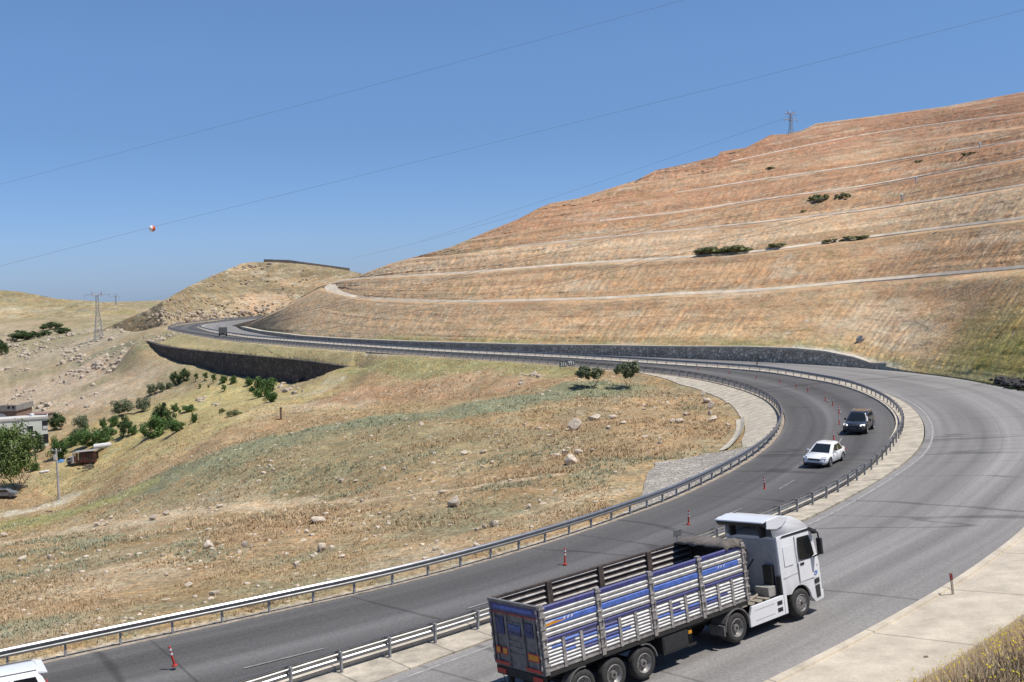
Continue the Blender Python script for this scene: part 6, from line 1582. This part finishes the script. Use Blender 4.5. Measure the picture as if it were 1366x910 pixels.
# weeds with yellow flowers on the near bank
n = 30000; u = r.uniform(1060, 1900, n); d = r.uniform(8, 44, n); x = (u-683)/F*d; y = d
z, oI, oO, oW, ins, beh = Tz(x, y, True); pr_ = sstep(3.4, 5.2, oO + (fbm(x/1.1, y/1.1, 3, 43)-.5)*2.6); ok = (r.rand(n) < pr_) & (oO > 2.9); x, y, z = x[ok], y[ok], z[ok]
gq = r.rand(len(x), 1); cols = np.array((.45,.35,.225))*(1-gq)+np.array((.34,.27,.165))*gq; rd = (fbm(x/1.2, y/1.2, 3, 44) > .53)[:, None]; cols = np.where(rd, cols*.45+np.array((.14,.08,.05)), cols)
tufts('bank_weeds', np.column_stack([x, y, z+.02]), r.uniform(.12, .46, len(x)), cols, mm, 8, .8, .04)
k = r.rand(len(x)) < .07; fl = []
for a_, b2, c_ in zip(x[k], y[k], z[k]):
    for _ in range(3): fl.append((a_+r.normal(0, .14), b2+r.normal(0, .14), c_+r.uniform(.18, .6)))
fm = MB()
for p in fl:
    s = r.uniform(.014, .028); fm.add([(p[0]-s,p[1],p[2]),(p[0],p[1]-s,p[2]),(p[0]+s,p[1],p[2]),(p[0],p[1]+s,p[2]),(p[0],p[1],p[2]+s)], [(0,1,4),(1,2,4),(2,3,4),(3,0,4)])
struct(fm.build('yellow_flowers', mat('flower_yellow', (.62,.48,.03), .6)), 'stuff')
# ------------------------------------------------------------------ the farm on the left
WALLW = mat('limewashed_wall', (.68,.70,.60), .85, var=.1, scale=.5); ROOFG = mat('flat_roof_grey', (.55,.53,.48), .9, var=.2); GREYB = mat('grey_block', (.25,.235,.22), .9, var=.25, scale=1.2)
DARKO = mat('dark_opening', (.02,.02,.022), .5); FRAMEW = mat('window_frame_white', (.62,.62,.60), .6); REDB = mat('red_brick_wall', (.22,.145,.115), .9, var=.25, scale=2.)
BD = 216.0
def bpt(u, v, d=BD): return P(u, v, d)
def house(name, label, u0, u1, vt, vb, d, depth, m, yaw=.0):
    a = bpt(u1, vt, d); b0 = bpt(u0, vt, d); W_ = float(np.linalg.norm(a-b0)); zb_ = bpt(u1, vb, d)[2]
    t = thing(name, label, 'house', (a[0], a[1], zb_), yaw); H_ = a[2]-zb_
    mb = MB(); mb.box(-W_, 0, 0, depth, -4, H_); w_ = mb.build('wall', m, t)
    mb = MB(); mb.box(-W_-.15, .15, -.15, depth+.15, H_, H_+.22); mb.box(-W_-.15, .15, -.15, .05, H_+.22, H_+.42); mb.box(-.05, .15, .05, depth+.15, H_+.22, H_+.42); mb.build('roof', ROOFG, t)
    return t, W_, H_
def opening(t, nm, x0, x1, z0, z1, y=-.02, inner=DARKO, sill=True):
    mb = MB(); mb.box(x0-.1, x1+.1, y-.05, y+.05, z0-.1, z1+.1); f = mb.build(nm, FRAMEW, t)
    mb = MB(); mb.box(x0, x1, y-.07, y-.052, z0, z1); mb.build('pane', inner, f)
    if sill:
        mb = MB(); mb.box(x0-.2, x1+.2, y-.2, y-.052, z0-.2, z0-.1); mb.build('sill', ROOFG, f)
s = BD/F
t, W_, H_ = house('white_house', 'flat roofed white house half hidden by the big tree at the left edge', -60, 63, 558, 608, BD, 6, WALLW, .42)
def lx(u): return (u-63)*s
def lz(v): return H_-(v-559)*s
opening(t, 'window', lx(38), lx(45), lz(575), lz(568)); opening(t, 'window', lx(1), lx(4), lz(571), lz(568.5)); opening(t, 'window', lx(17), lx(21), lz(576), lz(571)); opening(t, 'window', lx(-30), lx(-22), lz(578), lz(570))
mb = MB(); mb.box(lx(56.5), lx(63)+.04, -.06, 1.2, lz(573), lz(562)); b_ = mb.build('balcony_opening', DARKO, t); mb = MB(); mb.box(lx(57), lx(63)+.05, -.1, -.062, lz(573), lz(569)); mb.build('balcony_rail', FRAMEW, b_)
mb = MB(); mb.box(lx(57), lx(63)+.04, -.06, 1.2, lz(592), lz(580)); mb.build('ground_floor_opening', DARKO, t)
mb = MB(); mb.box(lx(-6), lx(7), -1.3, 0, lz(594), lz(590)); mb.box(lx(-6), lx(7), -1.32, -1.28, lz(590), lz(580)); mb.build('balcony', FRAMEW, t)
t2 = thing('roof_shed', 'low brown block shed with a grey roof standing on the white house roof', 'shed', bpt(62, 557.5, BD+4)); 
mb = MB(); mb.box(-27*s, 0, 0, 3, -.3, 5*s); mb.build('wall', mat('shed_brown', (.23,.19,.15), .9, var=.2), t2); mb = MB(); mb.box(-28*s, .2, -.2, 3.2, 5*s, 5*s+.15); mb.build('roof', mat('shed_roof', (.26,.17,.14), .9, var=.2), t2)
t3 = thing('water_tank', 'small white water tank on the roof of the white house', 'tank', bpt(43, 557.5, BD+2.5)); mb = MB(); mb.lathe_z([(-.2,.42),(.75,.42),(.85,.30),(.9,.12)], n=16); mb.build('body', FRAMEW, t3, 40); mb = MB(); mb.lathe_z([(.9,.14),(.97,.13)], n=12); mb.build('lid', ROOFG, t3)
BD2 = 240; s2 = BD2/F
t4 = thing('upper_house', 'grey and red brick house with a roof terrace behind the white house', 'house', bpt(22, 560, BD2)); 
mb = MB(); mb.box(-60*s2, 0, 0, 8, -4, 12*s2); mb.build('wall', REDB, t4); mb = MB(); mb.box(-60*s2, .3, -.4, 8.2, 12*s2, 13.5*s2); mb.box(-60*s2, .3, -.4, -.2, 13.5*s2, 20*s2); mb.box(.1, .3, -.2, 8.2, 13.5*s2, 20*s2); mb.build('terrace_parapet', GREYB, t4)
for u_ in (-15, -8, 12, 18):
    mb = MB(); mb.box((u_-22)*s2, (u_-18.5)*s2, -.44, -.402, 15.5*s2, 19*s2); mb.build('parapet_opening', DARKO, t4)
pf = [(math.cos(a)*8*s2-20*s2, math.sin(a)*7*s2+2*s2) for a in np.linspace(0, math.pi, 14)]
mb = MB(); mb.prism(pf, -.12, -.03); mb.build('arched_window', FRAMEW, t4)
# concrete pole and leaning lamp pole
b_ = hit(79, 666); k_ = b_[1]/F; H_ = 68*k_; t = thing('utility_pole', 'pale concrete utility pole with a short crossarm at the foot of the slope', 'pole', b_)
M_POLE = mat('pole_concrete', (.40,.37,.345), .85, var=.2, scale=2.)
mb = MB(); mb.tube((0,0,-.5), (-.10,0,H_), .20, .13, 10); mb.build('shaft', M_POLE, t, True); mb = MB(); mb.bar((-.75,0,H_-.15), (.65,0,H_-.35), .07); mb.bar((-.10,0,H_-.9), (-.45,0,H_-.2), .05); mb.build('crossarm', M_POST, t)
for x_ in (-.7, -.1, .55):
    mb = MB(); mb.lathe_z([(0,.05),(.06,.09),(.14,.06),(.2,.08),(.26,.03)], n=8); o = mb.build('insulator', FRAMEW, t, True); o.location = (x_, 0, H_-.2)
mb = MB(); mb.box(-.42, -.08, -.3, -.06, H_-1.6, H_-.8); mb.build('switch_box', ROOFG, t)
b_ = hit(49, 620); k_ = b_[1]/F; H_ = 39*k_; t = thing('lamp_pole', 'dark leaning wooden lamp pole with a white lamp in front of the white house', 'lamp post', b_)
mb = MB(); mb.tube((0,0,-.4), (-.5,0,H_), .14, .10, 8); mb.build('shaft', mat('dark_wood', (.06,.045,.038), .9, var=.2), t, True); mb = MB(); mb.tube((-.5,0,H_-.1), (-.1,-.4,H_+.2), .03); mb.build('arm', M_POST, t); mb = MB(); mb.box(-.25, .25, -.75, -.35, H_+.12, H_+.30); mb.build('lamp_head', FRAMEW, t, bevel=.05)
b_ = hit(375, 560); H_ = 16*b_[1]/F; t = thing('wooden_post', 'short brown wooden post standing in the gully below the dark wall', 'post', b_); mb = MB(); mb.box(-.13, .13, -.13, .13, -.4, H_); mb.build('shaft', mat('post_brown', (.20,.13,.085), .9, var=.2), t, bevel=.02); mb = MB(); mb.box(-.15, .15, -.15, .15, H_, H_+.08); mb.build('cap', mat('post_cap', (.12,.09,.065), .9), t)
# wrecked truck body
b_ = hit(110, 619); k_ = b_[1]/F; t = thing('wrecked_truck', 'rusty red wrecked truck body with plank sides lying on the slope', 'wrecked truck', (b_[0], b_[1], b_[2]+.3), -.05)
RD = mat('rusty_red', (.20,.045,.03), .8, var=.3, scale=2.); PLK = mat('old_planks', (.10,.06,.045), .9, var=.4, scale=3.)
mb = MB(); mb.box(-.9, 2.6, -.9, .9, .1, .3); mb.build('bed', RD, t); mb = MB()
for x_ in np.arange(-.7, 2.6, .47): mb.box(x_, x_+.36, -.93, -.86, .3, 1.75)
mb.box(-.9, 2.6, .85, .92, .3, 1.75); mb.build('plank_side', PLK, t); mb = MB(); mb.box(-.9, -.78, -.97, -.86, .1, 1.9); mb.box(2.5, 2.62, -.97, -.86, .1, 1.9); mb.box(.75, .85, -.97, -.86, .1, 1.9); mb.build('side_post', RD, t)
mb = MB(); mb.plate((-1.3,-1.0,1.78), (2.7,-1.1,2.12), (2.7,1.0,2.2), (-1.3,1.0,1.85), .08); mb.build('roof_sheet', mat('grey_sheet', (.33,.30,.28), .7, var=.25), t); mb = MB(); mb.box(-1.35, -1.1, -.95, -.80, .0, 1.7); mb.build('white_post', FRAMEW, t)
mb = MB(); mb.prism([(-2.6,.0),(-2.6,.55),(-2.3,.95),(-1.7,1.05),(-1.4,.9),(-1.4,0)], -.8, .8); mb.build('cab_shell', mat('scrap_white', (.42,.39,.37), .6, var=.3), t, bevel=.06); mb = MB(); mb.prism([(-2.52,.55),(-2.28,.9),(-1.8,.96),(-1.8,.55)], -.82, -.805); mb.build('cab_window', DARKO, t)
for x_ in (-2.0, 1.9): add_wheel(t, 'wheel', x_, -.92, .0, .36, .25, RUSTY, .05, 14)
b_ = hit(137, 599); t = thing('white_tank', 'white cylindrical tank lying on the slope beside the thicket', 'tank', (b_[0], b_[1], b_[2]+.45), .25)
mb = MB(); V = []; mb.tube((-1.45,0,0), (1.45,0,.2), .52, n=20); mb.build('shell', mat('tank_white', (.62,.60,.56), .6, var=.15), t, 40); mb = MB(); mb.tube((1.45,0,.2), (1.56,0,.21), .40, .25, n=20); mb.tube((-1.45,0,0), (-1.56,0,-.01), .40, .25, n=20); mb.build('end_cap', mat('tank_end', (.50,.42,.38), .7), t, 40); mb = MB(); mb.box(-.9, -.7, -.5, .5, -.6, -.35); mb.box(.7, .9, -.5, .5, -.5, -.25); mb.build('cradle', GREYB, t)
b_ = hit(58, 631); t = thing('scrap_slab', 'broken white slabs lying on the dirt below the lamp pole', 'slab', (b_[0], b_[1], b_[2])); mb = MB(); mb.plate((-.7,-.3,.12), (.3,-.5,.15), (.4,.3,.3), (-.6,.4,.2), .1); mb.build('slab', FRAMEW, t); mb = MB(); mb.plate((.2,-.2,.3), (.95,0,.2), (.8,.5,.35), (.2,.4,.4), .1); mb.build('slab', FRAMEW, t)
b_ = hit(81, 617); o = MB(); o.add([(-.6,-.2,.0),(.5,-.3,.1),(.7,.4,.45),(-.3,.5,.55),(0,.1,.42)], [(0,1,4),(1,2,4),(2,3,4),(3,0,4)]); o = o.build('blue_tarp', mat('tarp_blue', (.10,.22,.42), .6)); o.location = b_; tag(o, 'crumpled blue tarpaulin at the foot of the green bush behind the pole', 'tarpaulin')
b_ = hit(5, 664); t = thing('parked_car', 'dark grey car in the shade under the big tree at the left edge', 'car', (b_[0], b_[1], b_[2]+.1), .1)
mb = MB(); mb.prism([(-2.1,.25),(-2.1,.75),(-1.5,.9),(-.9,1.4),(.7,1.4),(1.3,.92),(2.0,.8),(2.1,.3)], -.8, .8); mb.build('body', mat('car_silver', (.16,.16,.16), .4), t, bevel=.06); mb = MB(); mb.prism([(-1.3,.92),(-.85,1.32),(.65,1.32),(1.1,.92)], -.81, -.80); mb.build('side_window', GLASS_D, t)
for x_ in (-1.3, 1.3): add_wheel(t, 'wheel', x_, -.82, .3, .3, .2, RIM, .04, 14)
mb = MB(); p = HP(1148, 457, .5); mb.box(-.5, .5, -.3, .3, 0, .55, 0); mb.prism([(-.55,.55),(.1,.55),(.25,.95),(.0,1.0)], -.3, .3, 1); o = mb.build('junction_box', [GREYB, mat('box_bluegrey', (.22,.24,.28), .6)]); o.location = p; tag(o, 'small grey concrete box on the verge above the right end of the stone wall', 'box')
# ================================================================== LIGHT, SKY, CAMERA
W = bpy.data.worlds.new("World"); SC.world = W; W.use_nodes = True
wn = W.node_tree.nodes; wl = W.node_tree.links
sky = wn.new('ShaderNodeTexSky'); sky.sky_type = 'NISHITA'; sky.sun_disc = False
SUN_EL, SUN_AZ = math.radians(64), math.atan2(.95, -.30)
sky.sun_elevation = SUN_EL; sky.sun_rotation = SUN_AZ; sky.altitude = 600; sky.air_density = 1.0; sky.dust_density = .15; sky.ozone_density = 3.0
tcw = wn.new('ShaderNodeTexCoord'); spw = wn.new('ShaderNodeSeparateXYZ'); wl.new(tcw.outputs['Generated'], spw.inputs[0])
rw = wn.new('ShaderNodeValToRGB'); ew = rw.color_ramp.elements
ew[0].position = 0; ew[0].color = (.40,.57,1.05,1); ew[1].position = 1; ew[1].color = (.95,1,1.05,1)
for ps, cl in ((.04,(.48,.64,1.05)), (.13,(.55,.70,.95)), (.20,(.68,.83,1.05)), (.29,(.79,.94,1.13))):
    q_ = ew.new(ps); q_.color = (*cl, 1)
wl.new(spw.outputs[2], rw.inputs[0]); mxw = wn.new('ShaderNodeVectorMath'); mxw.operation = 'MULTIPLY'
wl.new(sky.outputs[0], mxw.inputs[0]); wl.new(rw.outputs[0], mxw.inputs[1]); wl.new(mxw.outputs[0], wn['Background'].inputs[0]); wn['Background'].inputs[1].default_value = .10
sl = bpy.data.lights.new('sun', 'SUN'); sl.energy = 4.6; sl.angle = math.radians(.53); sl.color = (1, .955, .88)
so = bpy.data.objects.new('sun', sl); link(so)
sd = Vector((math.sin(SUN_AZ)*math.cos(SUN_EL), math.cos(SUN_AZ)*math.cos(SUN_EL), math.sin(SUN_EL)))
so.rotation_euler = sd.to_track_quat('Z', 'Y').to_euler(); so.location = (60, 20, 120)
cam = bpy.data.cameras.new('camera'); co = bpy.data.objects.new('camera', cam); link(co)
c, s = math.cos(PITCH), math.sin(PITCH); cr, sr = math.cos(ROLL), math.sin(ROLL)
right = Vector((1, 0, 0)); up = Vector((0, s, c)); fwd = Vector((0, c, -s))
Rv = cr*right - sr*up; Uv = sr*right + cr*up
mw = Matrix((Rv, Uv, -fwd)).transposed().to_4x4(); mw.translation = (0, 0, CAMZ); co.matrix_world = mw
cam.sensor_width = 36; cam.lens = F/1366*36; cam.clip_end = 20000; cam.clip_start = .5
SC.camera = co
SC.view_settings.view_transform = 'Standard'; SC.view_settings.look = 'None'; SC.view_settings.gamma = 1; SC.view_settings.exposure = 0.12
SC.view_settings.use_curve_mapping = False
